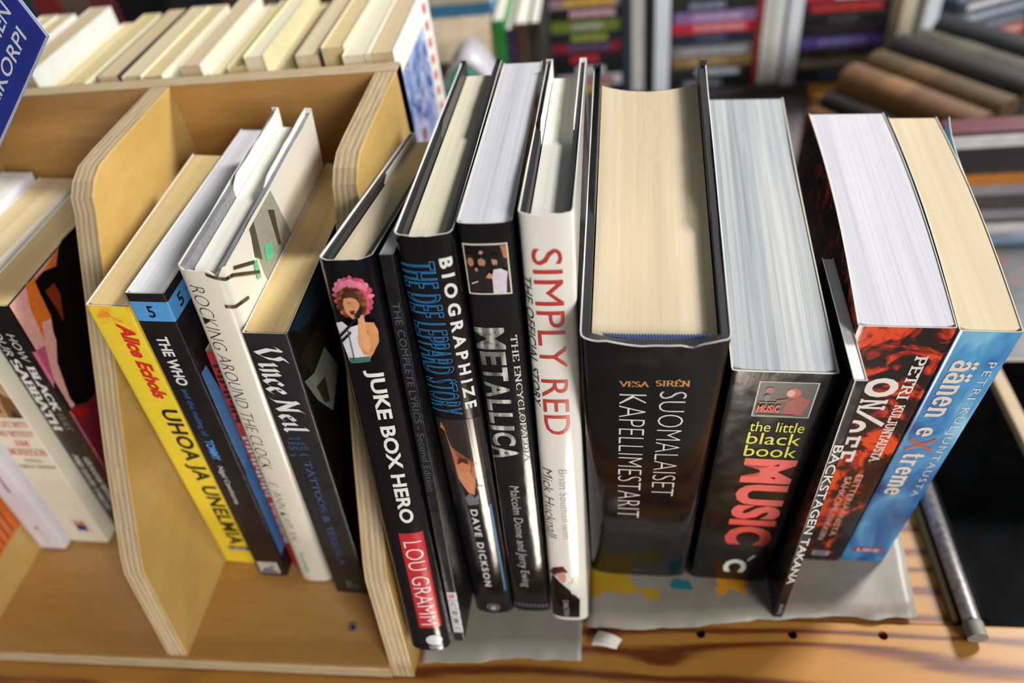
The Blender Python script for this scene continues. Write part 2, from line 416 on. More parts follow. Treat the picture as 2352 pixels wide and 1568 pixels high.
# ---------------------------------------------------------------- where each book stands (metres, degrees)
# key: x, y, T, D, H, yaw, lean, pitch (deg), z0
BK = {
 'A': (-.3360,.262,.0190,.130,.199, 0.0, 5.6, 0.2,.012),
 'B': (-.3625,.252,.0262,.125,.198, 0.0, 3.7, 2.0,.012),
 'C': (-.3838,.248,.0183,.130,.205, 0.0, 4.0, 1.0,.012),
 'E': (-.2510,.242,.0195,.122,.219,-0.3, 5.4,-1.4,.012),
 'F': (-.2240,.232,.0174,.146,.223, 0.4, 4.0, 1.0,.012),
 'G': (-.2054,.240,.0066,.135,.185, 0.4, 4.6, 0.5,.012),
 'H': (-.1980,.230,.0200,.130,.243, 0.5, 5.4,-0.4,.012),
 'I': (-.1720,.222,.0195,.140,.208, 0.6, 4.0, 1.0,.012),
 'J': (-.1155,.180,.0213,.161,.230, 0.0, 0.2,11.6,.0015),
 'K': (-.0938,.190,.0055,.140,.235, 0.0, 0.6,10.0,.0015),
 'L': (-.0872,.213,.0226,.176,.254, 0.0, 0.7, 3.7,.0015),
 'M': (-.0643,.214,.0209,.169,.253, 0.0, 0.9, 4.6,.0015),
 'N': (-.0422,.209,.0202,.158,.258,-0.3, 1.2, 5.0,.0015),
 'O': (-.0212,.246,.0553,.173,.231,-1.1, 1.5,-9.1,.0015),
 'P': ( .0372,.245,.0418,.198,.195,-1.8, 2.0,-5.6,.0015),
 'Q': ( .0806,.221,.0050,.075,.199,-1.4, 2.1,-1.3,.0015),
 'R': ( .0862,.259,.0376,.153,.204,-1.3, 2.2,-5.0,.0015),
 'S': ( .1247,.259,.0238,.150,.2015,-1.6, 2.3,-5.2,.0015),
}

# ================================================================ the setting
def struct(name, bm, m): return tag(bm_obj(name, bm, m), kind='structure')
m_floor = plain('#756d64', .8, .05, 6)
m_wall = plain('#8f8a84', .8, .05, 5)
struct('floor', box((-3.5, -3.5, -.93), (3.5, 2.6, -.88)), m_floor)
struct('wall_back', box((-3.5, 2.55, -.88), (3.5, 2.6, 1.8)), m_wall)

# ---------------------------------------------------------------- pine shelf with drilled front board
def pine():
    m, nt, b = nodes('oiled_pine')
    tc = N(nt, 'ShaderNodeTexCoord'); sp = N(nt, 'ShaderNodeSeparateXYZ'); nt.links.new(tc.outputs['Object'], sp.inputs[0])
    nz = noise(nt, coords(nt, (4, 30, 30)), 1.0, 4, .55, .4)
    def M(op, a, bb, c=None):
        n = N(nt, 'ShaderNodeMath', operation=op)
        for i, v in enumerate((a, bb, c)):
            if v is None: continue
            if isinstance(v, (int, float)): n.inputs[i].default_value = v
            else: nt.links.new(v, n.inputs[i])
        return n.outputs[0]
    def knot(kx, ky, ax, ay):
        dx = M('MULTIPLY', M('SUBTRACT', sp.outputs['X'], kx), ax); dy = M('MULTIPLY', M('SUBTRACT', sp.outputs['Y'], ky), ay)
        d2 = M('ADD', M('MULTIPLY', dx, dx), M('MULTIPLY', dy, dy))
        return M('POWER', 2.718, M('MULTIPLY', d2, -1.0))
    k1 = knot(.018, .1935, 55, 150); k2 = knot(.105, .204, 13, 90); k3 = knot(-.26, .166, 30, 120)
    ph = M('MULTIPLY_ADD', sp.outputs['Y'], 430, M('MULTIPLY', nz, 10.0))
    ph = M('ADD', ph, M('MULTIPLY', k1, 3.2)); ph = M('ADD', ph, M('MULTIPLY', k2, -5)); ph = M('ADD', ph, M('MULTIPLY', k3, 4))
    s = M('MULTIPLY_ADD', M('SINE', ph, None), .5, .5)
    s = M('POWER', s, 3.0)
    fine = noise(nt, coords(nt, (40, 900, 900)), 1.0, 3)
    s = M('MULTIPLY_ADD', fine, .18, M('MULTIPLY', s, .82))
    s = M('MAXIMUM', s, M('MULTIPLY', M('POWER', k1, 30.0), .8))
    nt.links.new(ramp(nt, s, [(.08, '#b07a32'), (.3, '#a06a28'), (.6, '#80481a'), (.95, '#5a2c10')]), b.inputs['Base Color'])
    b.inputs['Roughness'].default_value = .38; b.inputs['Coat Weight'].default_value = .25; b.inputs['Coat Roughness'].default_value = .2
    bump(nt, b, s, .08, .0004); return m
m_pine = pine()
shelf = empty('display_shelf', (0, .2, -.03)); tag(shelf, 'oiled pine display shelf with drilled front board under the books', 'shelf')
def apply_holes(o, cutters):
    for c in cutters:
        md = o.modifiers.new('hole', 'BOOLEAN'); md.object = c; md.operation = 'DIFFERENCE'; md.solver = 'EXACT'
    dg = bpy.context.evaluated_depsgraph_get(); me = bpy.data.meshes.new_from_object(o.evaluated_get(dg))
    o.modifiers.clear(); o.data = me
    for c in cutters: bpy.data.objects.remove(c)
fb = bm_obj('front_board', box((-1.2, .1685, -.024), (1.2, .2215, 0), .0015), m_pine)
m_dark = plain('#140c07', .9)
cut = [bm_obj('cutter', tube((x, y, -.014), (x, y, .01), .0026, 20), m_dark) for x, y in ((.0405, .2112), (.0904, .2126), (.1383, .2138))]
apply_holes(fb, cut)
fb.parent = shelf; fb.location = (0, -.2, .03)
m_dpine = wood_face('#5a4326', '#6d5230', '#7c5f39', (3, 30, 30), .6)
for nm, lo, hi, m in (('tray_floor', (-1.2, .2215, -.024), (.176, .418, -.001), m_pine), ('apron', (-1.2, .176, -.09), (1.2, .190, -.024), m_dark),
                      ('side_rail', (.176, .2222, -.05), (.1785, .418, .004), wood_face('#6b5530', '#7f683c', '#8d7546', (20, 3, 20), .6)),
                      ('back_leg', (-.6, .395, -.88), (-.56, .42, -.024), m_dpine), ('back_leg', (.14, .395, -.88), (.175, .42, -.024), m_dpine)):
    o = bm_obj(nm, box(lo, hi, .0006), m, shelf); o.location = (0, -.2, .03)
# grey steel rod with plug
rod = empty('steel_rod', (.184, .213, .006)); tag(rod, 'grey steel rod with a dull end plug lying on the shelf edge', 'rod')
def rod_metal():
    m, nt, b = nodes('brushed_steel'); f = noise(nt, coords(nt, (300, 300, 20)), 1.0, 4)
    nt.links.new(ramp(nt, f, [(.3, '#6f6a68'), (.7, '#9a9492')]), b.inputs['Base Color']); b.inputs['Metallic'].default_value = .55; b.inputs['Roughness'].default_value = .38
    bump(nt, b, f, .08, .0002); return m
m_rod = rod_metal()
bm_obj('rod_tube', tube((0, .006, .0), (-.001, .33, .004), .0047, 24), m_rod, rod, True)
bm_obj('end_plug', tube((.0003, -.002, -.0001), (0, .0062, 0), .0052, 24), plain('#77766c', .6), rod)
# ---------------------------------------------------------------- paper sheets lying on the shelf
def sheet(name, label, pts, h, mats, seed, curl=None, thick=.00035, z0=.0003):
    """crumpled sheet over a bilinear quad (four corners), real thickness"""
    nx, ny = 34, 18; V = []; F = []; FM = []
    a, b, c, d = [Vector(p) for p in pts]
    for k in (0, 1):
        for j in range(ny + 1):
            for i in range(nx + 1):
                u, v = i / nx, j / ny
                p = (a * (1 - u) + b * u) * (1 - v) + (d * (1 - u) + c * u) * v
                n = mnoise.fractal(Vector((p.x * 22 + seed, p.y * 30, seed)), 1.0, 2.0, 3)
                jag = (mnoise.noise(Vector((p.x * 90 + seed, seed, 0))) * .0018 + mnoise.noise(Vector((p.x * 25, 3 + seed, 0))) * .003) * max(0, 1 - v * 6)
                z = z0 + max(0, .5 + n) * h * (1 if j else .6)
                if curl: z += curl(u, v, p)
                V.append((p.x, p.y + jag, z + (thick if k == 0 else 0)))
    K = (nx + 1) * (ny + 1)
    for j in range(ny):
        for i in range(nx):
            q = j * (nx + 1) + i
            F.append((q, q + 1, q + nx + 2, q + nx + 1)); FM.append(0); F.append((K + q, K + q + nx + 1, K + q + nx + 2, K + q + 1)); FM.append(1)
    for i in range(nx):
        F.append((i, K + i, K + i + 1, i + 1)); FM.append(1); q = ny * (nx + 1) + i; F.append((q, q + 1, K + q + 1, K + q)); FM.append(1)
    for j in range(ny):
        q = j * (nx + 1); F.append((q, q + nx + 1, K + q + nx + 1, K + q)); FM.append(1); q += nx; F.append((q, K + q, K + q + nx + 1, q + nx + 1)); FM.append(1)
    return tag(mesh_obj(name, V, F, mats, None, FM, True), label, 'paper')
def splash():
    """grey poster back with splashes of ochre, teal and orange ink"""
    m, nt, b = nodes('splashed_poster')
    tc = N(nt, 'ShaderNodeTexCoord'); nz = N(nt, 'ShaderNodeTexNoise'); nz.inputs['Scale'].default_value = 70; nz.inputs['Detail'].default_value = 3
    nt.links.new(tc.outputs['Object'], nz.inputs['Vector'])
    def blob(x, y, r, sx=1.0):
        mp = N(nt, 'ShaderNodeMapping'); mp.inputs['Location'].default_value = (-x, -y, 0); mp.vector_type = 'POINT'
        nt.links.new(tc.outputs['Object'], mp.inputs['Vector'])
        vm = N(nt, 'ShaderNodeVectorMath', operation='MULTIPLY'); vm.inputs[1].default_value = (1 / sx, 1, 0); nt.links.new(mp.outputs[0], vm.inputs[0])
        ln = N(nt, 'ShaderNodeVectorMath', operation='LENGTH'); nt.links.new(vm.outputs[0], ln.inputs[0])
        ad = N(nt, 'ShaderNodeMath', operation='MULTIPLY_ADD'); ad.inputs[1].default_value = .03; nt.links.new(nz.outputs['Fac'], ad.inputs[0]); nt.links.new(ln.outputs['Value'], ad.inputs[2])
        lt = N(nt, 'ShaderNodeMath', operation='LESS_THAN'); lt.inputs[1].default_value = r + .015; nt.links.new(ad.outputs[0], lt.inputs[0]); return lt.outputs[0]
    col = ramp(nt, noise(nt, coords(nt), 30, 3), [(.35, '#847d70'), (.7, '#999184')])
    for f, c in ((blob(-.012, .243, .010, 1.6), '#b08a1c'), (blob(.012, .236, .0055), '#a88a28'), (blob(.031, .2415, .003), '#1c7480'), (blob(.062, .243, .0065, 1.6), '#d08a1c'), (blob(-.02, .262, .016), '#b0901e'), (blob(.045, .268, .01), '#1c7480')):
        mx = N(nt, 'ShaderNodeMix', data_type='RGBA'); nt.links.new(f, mx.inputs['Factor']); nt.links.new(col, mx.inputs['A']); mx.inputs['B'].default_value = lin(c); col = mx.outputs['Result']
    nt.links.new(col, b.inputs['Base Color']); b.inputs['Roughness'].default_value = .45; return m
m_core = plain('#d9d2c8', .8, .05, 200)
m_grey = plain('#8c877b', .5, .05, 30)
sheet('paper_sheet', 'plain grey paper sheet jutting out under the black hardcovers', [(-.117, .1885, 0), (-.0262, .1935, 0), (-.0262, .41, 0), (-.117, .41, 0)], .0014, [m_grey, m_core], 2.0)
def curlp(u, v, p):
    return .0016 * max(0, 1 - v * 7) + .004 * max(0, (u - .55)) * max(0, 1 - abs(v - .12) * 6)
sheet('paper_sheet', 'torn grey poster with ochre and teal ink splashes under the thickest book', [(-.0238, .2105, 0), (.158, .2245, 0), (.1745, .40, 0), (-.0238, .40, 0)], .0022, [splash(), m_core], 5.3, curlp)
sc_ = sheet('paper_scrap', 'small crumpled white paper scrap by the torn poster corner', [(-.0205, .2035, 0), (-.0065, .2005, 0), (-.0035, .2045, 0), (-.0165, .2095, 0)], .003, [m_core, m_core], 9.0, lambda u, v, p: .0016 * sin(u * 3.1))

# ---------------------------------------------------------------- plywood divider box
BOXL = 'three-panel birch plywood divider box standing on the pine shelf'
pbox = empty('divider_box', (-.25, .18, .0002)); tag(pbox, BOXL, 'box')
m_faceV = wood_face('#ae8a4a', '#be9b5a', '#caab6e', (26, 5, 9))
m_faceB = wood_face('#9c6c34', '#ad7d42', '#bb8c50', (4, 26, 26))
m_base = wood_face('#a67638', '#b58648', '#c2965a', (4, 24, 24))
PROF = [(.412, .002), (.412, .2545), (.330, .2548), (.316, .2542), (.307, .251), (.3005, .246), (.297, .2385), (.2285, .139), (.1975, .0895), (.1935, .081), (.1815, .0125), (.1800, .0)]
def divider(x0, x1):
    n = len(PROF); V = [(0, y - .18, z) for y, z in PROF] + [(x1 - x0, y - .18, z) for y, z in PROF]
    F = [tuple(range(n))[::-1], tuple(range(n, 2 * n))]; FM = [0, 0]
    for i in range(n):
        j = (i + 1) % n; F.append((i, j, n + j, n + i)); FM.append(1)
    bm = bmesh.new(); vs = [bm.verts.new(v) for v in V]
    for f, k in zip(F, FM):
        q = bm.faces.new([vs[i] for i in f]); q.material_index = k
    bmesh.ops.recalc_face_normals(bm, faces=bm.faces)
    ed = [e for e in bm.edges if abs(e.verts[0].co.x - e.verts[1].co.x) < 1e-6]
    bmesh.ops.bevel(bm, geom=ed, offset=.0006, segments=2, affect='EDGES', profile=.5)
    o = bm_obj('divider', bm, [m_faceV, ply_edge('X')], pbox); o.location = (x0 + .25, 0, 0); return o
divider(-.3975, -.3855); divider(-.2650, -.2527); divider(-.1320, -.1195)
o = bm_obj('base_board', box((-.3855, .1795, .0), (-.132, .400, .0116), .0006), [m_base], pbox); o.location = (.25, -.18, 0)
o = bm_obj('back_panel', box((-.3975, .400, .0), (-.1195, .412, .2545), .0006), [m_faceB], pbox); o.location = (.25, -.18, 0)
# plywood showing on the top edge of the back panel and front edge of the base
o = bm_obj('base_edge', box((-.3855, .1790, .0004), (-.132, .1797, .0112)), ply_edge('Z'), pbox); o.location = (.25, -.18, 0)
o = bm_obj('panel_edge', box((-.3973, .4006, .2544), (-.1197, .4114, .2549)), ply_edge('Y'), pbox); o.location = (.25, -.18, 0)
o = bm_obj('screw', tube((-.158, .202, .0112), (-.158, .202, .0120), .0030, 20), m_rod, pbox); o.location = (.25, -.18, 0)
o2 = bm_obj('screw_recess', tube((-.158, .202, .0118), (-.158, .202, .0122), .0014, 6), m_dark, o)

# ================================================================ books
m_rim = plain('#cfc9b8', .8, .06, 300)
m_white = plain('#d9d7d0', .75, .05, 300)
CREAM = paper_edges('#c2a878', '#d4bd8e', '#dec99c', 700)
TAN = paper_edges('#bfa36c', '#cdb27c', '#d6be8c', 600)
WHITE = paper_edges('#c4c3c4', '#d8d7d8', '#e4e3e3', 900)
LILAC = paper_edges('#b4b3b8', '#c4c3c8', '#cfced2', 800, .35)
IVORY = paper_edges('#b9b090', '#d6cfb4', '#e2dcc4', 420, .45)
PALE = paper_edges('#c5c2b4', '#d9d6ca', '#e3e0d6', 700)
SAND = paper_edges('#beae8c', '#cabb9a', '#d3c6a8', 260, .35)
GREY = paper_edges('#71797e', '#a6abad', '#cbc9c2', 420, .5, .25)

def paperback(key, name, label, cover, pages_m, rim=None, r=.0012, n=7, bow=0, wave=0, th=.0004, short=.0004):
    b = Book(name, BK[key], label, r, n, bow)
    b.shell('cover', [cover, rim or m_rim, m_white], 0, th, 0, b.H, rim=1, inner=2)
    b.pages(pages_m, th + .0001, .0008 + th, b.D - .0006, .0004, b.H - short, wave=wave, round_front=r)
    return b
def ragged(seed, amp, dips=()):
    def f(u):
        v = amp * mnoise.noise(Vector((u * 14 + seed, seed, 0))) + amp * .5 * mnoise.noise(Vector((u * 43, seed, 1)))
        for c, w, d in dips: v -= d * exp(-((u - c) / w) ** 2)
        return v - amp * .6
    return f
def hardcover(key, name, label, jacket, boards, pages_m, r, n, bt=.0024, hollow=.0, ztop=None, flap=.07, flap_m=None, rec=.0042, rise=.0, inner=None, core=None):
    b = Book(name, BK[key], label, r, n)
    b.shell('boards', [boards], -.0006, bt, 0, b.H - .0012, ztop=lambda u: -.0022 * exp(-((u - .5) / .13) ** 4))
    b.pages(pages_m, bt + .0012, bt + .0012, b.D - .006, .003, b.H - rec, hollow=hollow, round_front=r * .9)
    j = b.shell('dust_jacket', [jacket, core or m_white, inner or m_white], 0, .0005, .0004, b.H, nz=4, ztop=ztop or ragged(len(label), .0006), rim=1, inner=2)
    for side in (0, 1):
        x = bt + .0002 if side == 0 else b.T - bt - .0008
        xe = -.0003 if side == 0 else b.T - bt - .0008
        H2 = b.H - .0008 + rise; nseg = 10; V = []; F = []
        for i in range(nseg + 1):
            y = b.D - flap + flap * i / nseg; zt = H2 + .0007 * mnoise.noise(Vector((y * 80, side * 5.0 + len(label), 0))) - (.0 if i else .003)
            for xx in (x, x + .0005):
                V += [(xx, y, .004), (xx, y, zt)]
        for i in range(nseg):
            a = i * 4
            F += [(a, a + 4, a + 5, a + 1), (a + 2, a + 3, a + 7, a + 6), (a + 1, a + 5, a + 7, a + 3), (a, a + 2, a + 6, a + 4)]
        F += [(0, 1, 3, 2), (nseg * 4, nseg * 4 + 2, nseg * 4 + 3, nseg * 4 + 1)]
        k = len(V); xa, xb = (-.0003, x + .0005) if side == 0 else (x, b.T + .0003)
        V += [(xa, b.D, .004), (xb, b.D, .004), (xb, b.D, H2), (xa, b.D, H2), (xa, b.D + .0006, .004), (xb, b.D + .0006, .004), (xb, b.D + .0006, H2), (xa, b.D + .0006, H2)]
        F += [(k, k + 3, k + 2, k + 1), (k + 4, k + 5, k + 6, k + 7), (k + 3, k + 7, k + 6, k + 2), (k, k + 1, k + 5, k + 4), (k, k + 4, k + 7, k + 3), (k + 1, k + 2, k + 6, k + 5)]
        mesh_obj('jacket_flap', V, F, flap_m or m_white, j)
    return b

# ---- left compartment
def sabbath_cover():
    m, nt, b = nodes('sabbath_cover'); f = noise(nt, coords(nt), 18, 2)
    nt.links.new(ramp(nt, f, [(.35, '#c98a86'), (.5, '#d9a59a'), (.7, '#c87a54')]), b.inputs['Base Color']); b.inputs['Roughness'].default_value = .25; return m
m_blk = glossy_black('#101012', .22)
b = paperback('A', 'paperback_book', 'black-spined paperback with orange and black figure on its cover, beside the plywood divider', m_blk, TAN)
T = 19.0; R = lambda y: T + y - 1.2
b.picture('cover_art', [('#cf9a8e', rect(T + .3, 4, T + 120, 198)), ('#c86a24', [(R(17), 199), (R(31), 196), (R(52), 199), (R(60), 150), (R(14), 176), (R(9), 166), (R(12), 188)]),
    ('#b0526e', [(R(0), 168), (R(8), 165), (R(2), 148), (R(0), 140)]), ('#6a1c2c', [(R(0), 122), (R(60), 120), (R(60), 60), (R(0), 60)]),
    ('#0a0808', [(R(53), 200), (R(48), 198), (R(41), 192), (R(31), 196), (R(23), 196), (R(22), 188), (R(21), 174), (R(17), 166), (R(16), 161), (R(9), 151), (R(4), 128), (R(5), 121), (R(9), 132), (R(10), 121), (R(14), 114), (R(70), 110), (R(70), 199)]),
    ('#7a2c14', [(R(26), 187), (R(34), 186), (R(34), 178), (R(27), 165), (R(27), 174)]), ('#8f1c14', [(R(2), 123), (R(12), 112), (R(10), 106), (R(0.5), 117)])], .25)
b.text('HOW', m_white, 180, 160, 9.4, 13.6, bold=-.01, shear=.2, name='title_lettering'); b.text('BLACK', m_white, 157, 121, 9.2, 14.0, font=SERIFB); b.text('WAS', plain('#8e8e90', .5), 119, 105, 9.4, 14.0, bold=-.02, shear=.3)
b.text('OUR', m_white, 182, 164, 2.2, 6.6, bold=-.01, shear=.2); b.text('SABBATH', m_white, 162, 104, 2.2, 7.6, font=SERIFB)
b.text('GRAHAM WRIGHT', m_white, 80, 30, 9.0, 12.6, font=SERIF, name='author_lettering'); b.text('AND DAVID TANGYE', m_white, 82, 26, 3.0, 6.4, font=SERIF, name='author_lettering')
cream_cv = plain('#ddd6c2', .4, .05, 40)
b = paperback('B', 'paperback_book', 'thick cream paperback with red serif title and small photo, behind the divider', cream_cv, CREAM)
red_t = plain('#c0564a', .5)
for body, z0, z1, x0, x1, m in (('MY LIFE WITH', 111, 116, 2, 25, red_t), ('AND WITHOUT', 103, 108, 2, 25, red_t), ('JIM', 95, 100, 9, 18, red_t), ('MORRISON', 86.5, 93, 2, 25, red_t), ('PATRICIA', 80.5, 83.5, 8, 19, plain('#77736a', .5)), ('KENNEALY MORRISON', 75, 78, 2, 25, plain('#77736a', .5))):
    b.text(body, m, z0, z1, x0, x1, mode='A', font=SERIF, name='title_lettering' if m is red_t else 'author_lettering')
b.picture('spine_photo', [('#b08a5c', rect(0.5, 119, 25.5, 146)), ('#3a2a1c', rect(9, 123, 15, 131)), ('#6e4a28', [(17, 119), (25.5, 119), (25.5, 134), (21, 139), (18, 130)]), ('#8c6a40', ell(5, 128, 4, 6)), ('#2a1c12', [(19, 119.2), (25, 119.2), (22, 126)])], .5)
b.picture('publisher_label', [('#cfcabc', rect(10, 9, 20, 25)), ('#c8502e', [(11, 19), (13, 23), (15, 20.5), (17, 23.5), (19, 19)]), ('#30345c', rect(11.5, 12.5, 18.5, 18.5))], .5)
b = paperback('C', 'paperback_book', 'white paperback with a red pin mark, nearest the left end panel of the box', plain('#d6d3da', .4, .04, 40), PALE)
b.picture('worn_lettering', [('#3c3c44', [(8.6 + .5 * (i % 2), 84 - i * 3), (11, 83.4 - i * 3), (10.8, 82.2 - i * 3), (8.2, 82.6 - i * 3)]) for i in range(8)], .4)
b.picture('publisher_label', [('#c04848', ell(8.5, 23, 1.6, 1.4)), ('#cf9a94', [(8, 22), (9, 22), (10, 6), (9.4, 6)])], .5)
bk = Book('thin_booklet', (-.3853, .2235, .0009, .13, .17, 0, 0, 0, .040), 'thin orange booklet with dark lines against the left end panel', .0003, 8)
bk.shell('cover', [plain('#cf6a2c', .4, .12, 60), m_rim, m_white], 0, .0002, 0, .17, rim=1, inner=2); bk.pages(PALE, .0003, .0004, .129, .001, .169, nx=2, ny=4)
bk.picture('cover_lines', [('#7a2c14', [(.9 + 4 + i * 5, 2), (.9 + 5 + i * 5, 2), (.9 + 12 + i * 5, 80), (.9 + 11 + i * 5, 80)]) for i in range(4)], .4, off=.0001)
# blue book propped up, only its corner in view
def blue_book():
    e1 = Vector((-.743, .015, -.669)).normalized(); nrm = Vector((-.321, -.883, .342)); nrm = (nrm - e1 * nrm.dot(e1)).normalized()
    e2 = e1.cross(nrm).normalized()
    if e2.z < 0: e2 = -e2
    P1 = Vector((-.2335, .30, .3235))
    root = empty('paperback_book'); tag(root, 'thin royal blue paperback with white capitals, propped up askew above the left compartment', 'book')
    # local frame: x = -e1 (reading direction), y = -nrm (depth), z = e2
    M = Matrix((( -e1.x, -nrm.x, e2.x, P1.x), (-e1.y, -nrm.y, e2.y, P1.y), (-e1.z, -nrm.z, e2.z, P1.z), (0, 0, 0, 1)))
    root.matrix_world = M
    blue = plain('#22308c', .35, .1, 60)
    bm_obj('cover', box((-.185, 0, 0), (0, .0007, .056), .0003), blue, root); bm_obj('pages', box((-.184, .0007, .0005), (-.0006, .0016, .0555)), CREAM, root)
    bm_obj('back_cover', box((-.185, .0016, 0), (0, .0022, .056), .0002), plain('#8fa8d8', .4), root)
    m = plain('#dfe0ea', .5)
    for body, x1, z0, z1, cw in (('LERIKORPI', -.0095, .0072, .0142, .0063), ('AINEN', -.0075, .0185, .0255, .0061)):
        polys = glyphs(body, .01); xs = [p[0] for t in polys for p in t]; ys = [p[1] for t in polys for p in t]
        bm = bmesh.new(); L = cw * len(body)
        for t in polys:
            vs = [bm.verts.new((x1 - L + L * (p[0] - min(xs)) / (max(xs) - min(xs)), -.0002, z0 + (z1 - z0) * (p[1] - min(ys)) / (max(ys) - min(ys)))) for p in t]; bm.faces.new(vs)
        bm_obj('title_lettering', bm, m, root)
blue_book()

# ---- middle compartment
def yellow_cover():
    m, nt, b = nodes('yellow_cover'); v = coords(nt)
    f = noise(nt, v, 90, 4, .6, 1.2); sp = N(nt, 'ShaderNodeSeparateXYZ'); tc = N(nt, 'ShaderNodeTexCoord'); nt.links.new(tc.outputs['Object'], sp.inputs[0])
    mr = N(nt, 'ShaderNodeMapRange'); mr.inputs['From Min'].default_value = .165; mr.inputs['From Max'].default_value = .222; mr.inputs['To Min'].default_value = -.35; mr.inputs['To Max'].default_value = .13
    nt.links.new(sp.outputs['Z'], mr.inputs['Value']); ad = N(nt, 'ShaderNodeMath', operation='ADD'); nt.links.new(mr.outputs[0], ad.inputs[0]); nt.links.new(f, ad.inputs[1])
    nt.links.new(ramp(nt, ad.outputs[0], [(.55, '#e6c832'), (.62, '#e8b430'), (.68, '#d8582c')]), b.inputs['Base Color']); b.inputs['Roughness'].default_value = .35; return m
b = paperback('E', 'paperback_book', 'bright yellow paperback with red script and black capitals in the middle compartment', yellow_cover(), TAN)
b.text('Alice Echols', plain('#cc2a20', .4), 209, 158, 9.6, 17.0, bold=.045, shear=.3, name='author_lettering')
b.text('UHOA JA UNELMIA', plain('#1a1710', .4), 150, 22, 6.6, 18.2, bold=.03, track=1.08)
b.picture('publisher_label', [('#1c1a22', rect(6.5, 15, 19, 19.6))], .4); b.text('LIKE', plain('#c8c4dc', .5), 16, 18.6, 7.5, 18, mode='A', bold=.03, name='label_lettering', off=.0003)
b = paperback('F', 'paperback_book', 'black paperback with a pale blue band numbered 5, leaning in the middle compartment', glossy_black('#161316', .3), WHITE)
bandc = plain('#4f93cc', .3)
TF = 17.4
b.picture('spine_band', [('#4f93cc', rect(0, 207.5, TF + 30, 218.5))], .3)
b.picture('cover_art', [('#4a78a8', [(TF + 3, 80), (TF + 14, 126), (TF + 6, 174), (TF + .6, 174), (TF + .6, 136), (TF + .6, 122)]), ('#39699c', [(TF + .6, 98), (TF + 11, 108), (TF + 30, 108), (TF + 10, 20), (TF + .6, 20)])], .3)
m_5 = plain('#101014', .4)
b.text('5', m_5, 209.6, 216.2, 6.6, 9.8, mode='A', bold=.015, name='number_lettering'); b.text('5', m_5, 209.6, 216.2, TF + 6, TF + 10, mode='A', bold=.015, name='number_lettering')
b.text('THE WHO', m_white, 198.5, 167.5, 4.6, 10.2, bold=.03); b.text('and the making of', plain('#34609c', .5), 165, 131, 4.4, 8.6, shear=.12, name='subtitle_lettering')
b.text('TOMMY', plain('#4c8cd0', .4), 128, 112, 4.6, 9.2, bold=.03); b.text('Nigel Cawthorne', m_white, 107, 74, 4.6, 8.2, shear=.15, name='author_lettering')
b.picture('publisher_label', [('#b8b2a8', rect(1.5, 3, 14, 15)), ('#6a6664', [(2, 3.6), (13, 3.6), (10, 8), (5, 9)]), ('#7d7a78', [(8, 9), (12, 9), (11, 13)])], .5)
b = paperback('G', 'paperback_book', 'thin red paperback squeezed between the black and the white book', plain('#a8242c', .3, .1, 60), TAN, r=.0008)
def marks(bk_, c, z0, z1, n, x0, x1, fill=.6, name='worn_lettering'):
    st = (z0 - z1) / n
    return bk_.picture(name, [(c, rect(x0 + (.25 * (x1 - x0) if i % 3 == 1 else 0), z0 - st * (i + fill), x1 - (.2 * (x1 - x0) if i % 4 == 2 else 0), z0 - st * i)) for i in range(n)], .4)
marks(b, '#1a0a0a', 176, 134, 12, 1.0, 6.2, .5); marks(b, '#c8c4c0', 124, 72, 15, 1.0, 4.6); marks(b, '#c8c4c0', 66, 26, 13, 1.0, 4.2)
def jacket_paper(color, rough=.25, name='jacket'):
    m, nt, bb = nodes(name); c = lin(color); f = noise(nt, coords(nt), 25, 3)
    nt.links.new(ramp(nt, f, [(.3, scale_col(c, .95)), (.7, c)]), bb.inputs['Base Color']); bb.inputs['Roughness'].default_value = rough; bb.inputs['Coat Weight'].default_value = .3; bb.inputs['Coat Roughness'].default_value = .1
    bump(nt, bb, noise(nt, coords(nt, (60, 60, 18)), 1.0, 2), .18, .0012); return m
m_ivory = jacket_paper('#dcd6c6', .2)
b = hardcover('H', 'hardcover_book', 'hardcover in a creased cream jacket with thin slanted capitals, middle compartment', m_ivory, plain('#77777a', .7, .15, 300), PALE, .0055, 2.6, rise=.0022, ztop=ragged(4, .0012, ((.62, .03, .004),)), rec=.006, core=m_ivory, inner=m_ivory)
TH = 20.0; RH = lambda y: TH + y - 5.5
def thread(pts, w=.9): 
    out = []
    for p, q in zip(pts, pts[1:]): out.append(('#33301f', [(p[0], p[1] - w), (q[0], q[1] - w), (q[0], q[1] + w), (p[0], p[1] + w)]))
    return out
b.picture('cover_art', [('#8f8c80', [(RH(30), 241), (RH(60), 241), (RH(90), 150), (RH(40), 190), (RH(32), 215)]), ('#4a463c', [(RH(31), 241), (RH(36), 241), (RH(34), 222), (RH(28), 228)]), ('#3c382e', [(RH(52), 236), (RH(58), 232), (RH(56), 214), (RH(53), 216)]), ('#52b58a', [(RH(39), 226), (RH(47), 222), (RH(45), 215), (RH(37), 219)]), ('#52b58a', [(RH(25), 228), (RH(29), 226), (RH(28), 217), (RH(24), 219)])]
    + thread([(RH(8), 238), (RH(26), 227)]) + thread([(RH(-2), 241), (RH(6), 236), (RH(28), 220)]) + thread([(RH(1), 224), (RH(12), 219)]), .3)
ink = plain('#2a2820', .4)
b.text('ROCKING AROUND THE CLOCK', ink, 234.5, 113, 3.6, 9.6, bold=-.022, shear=.18); b.text('E. ANN KAPLAN', plain('#5a574c', .4), 101, 45, 4.2, 8.8, bold=-.024, shear=.18, name='author_lettering'); b.text('Routledge', plain('#4fae84', .5), 32, 10, 5.2, 8.6, bold=.0, name='publisher_lettering')
b = paperback('I', 'paperback_book', 'charcoal paperback with white pen-drawn name, leaning beside the right end panel', glossy_black('#1d1d20', .34), TAN)
TI = 19.5
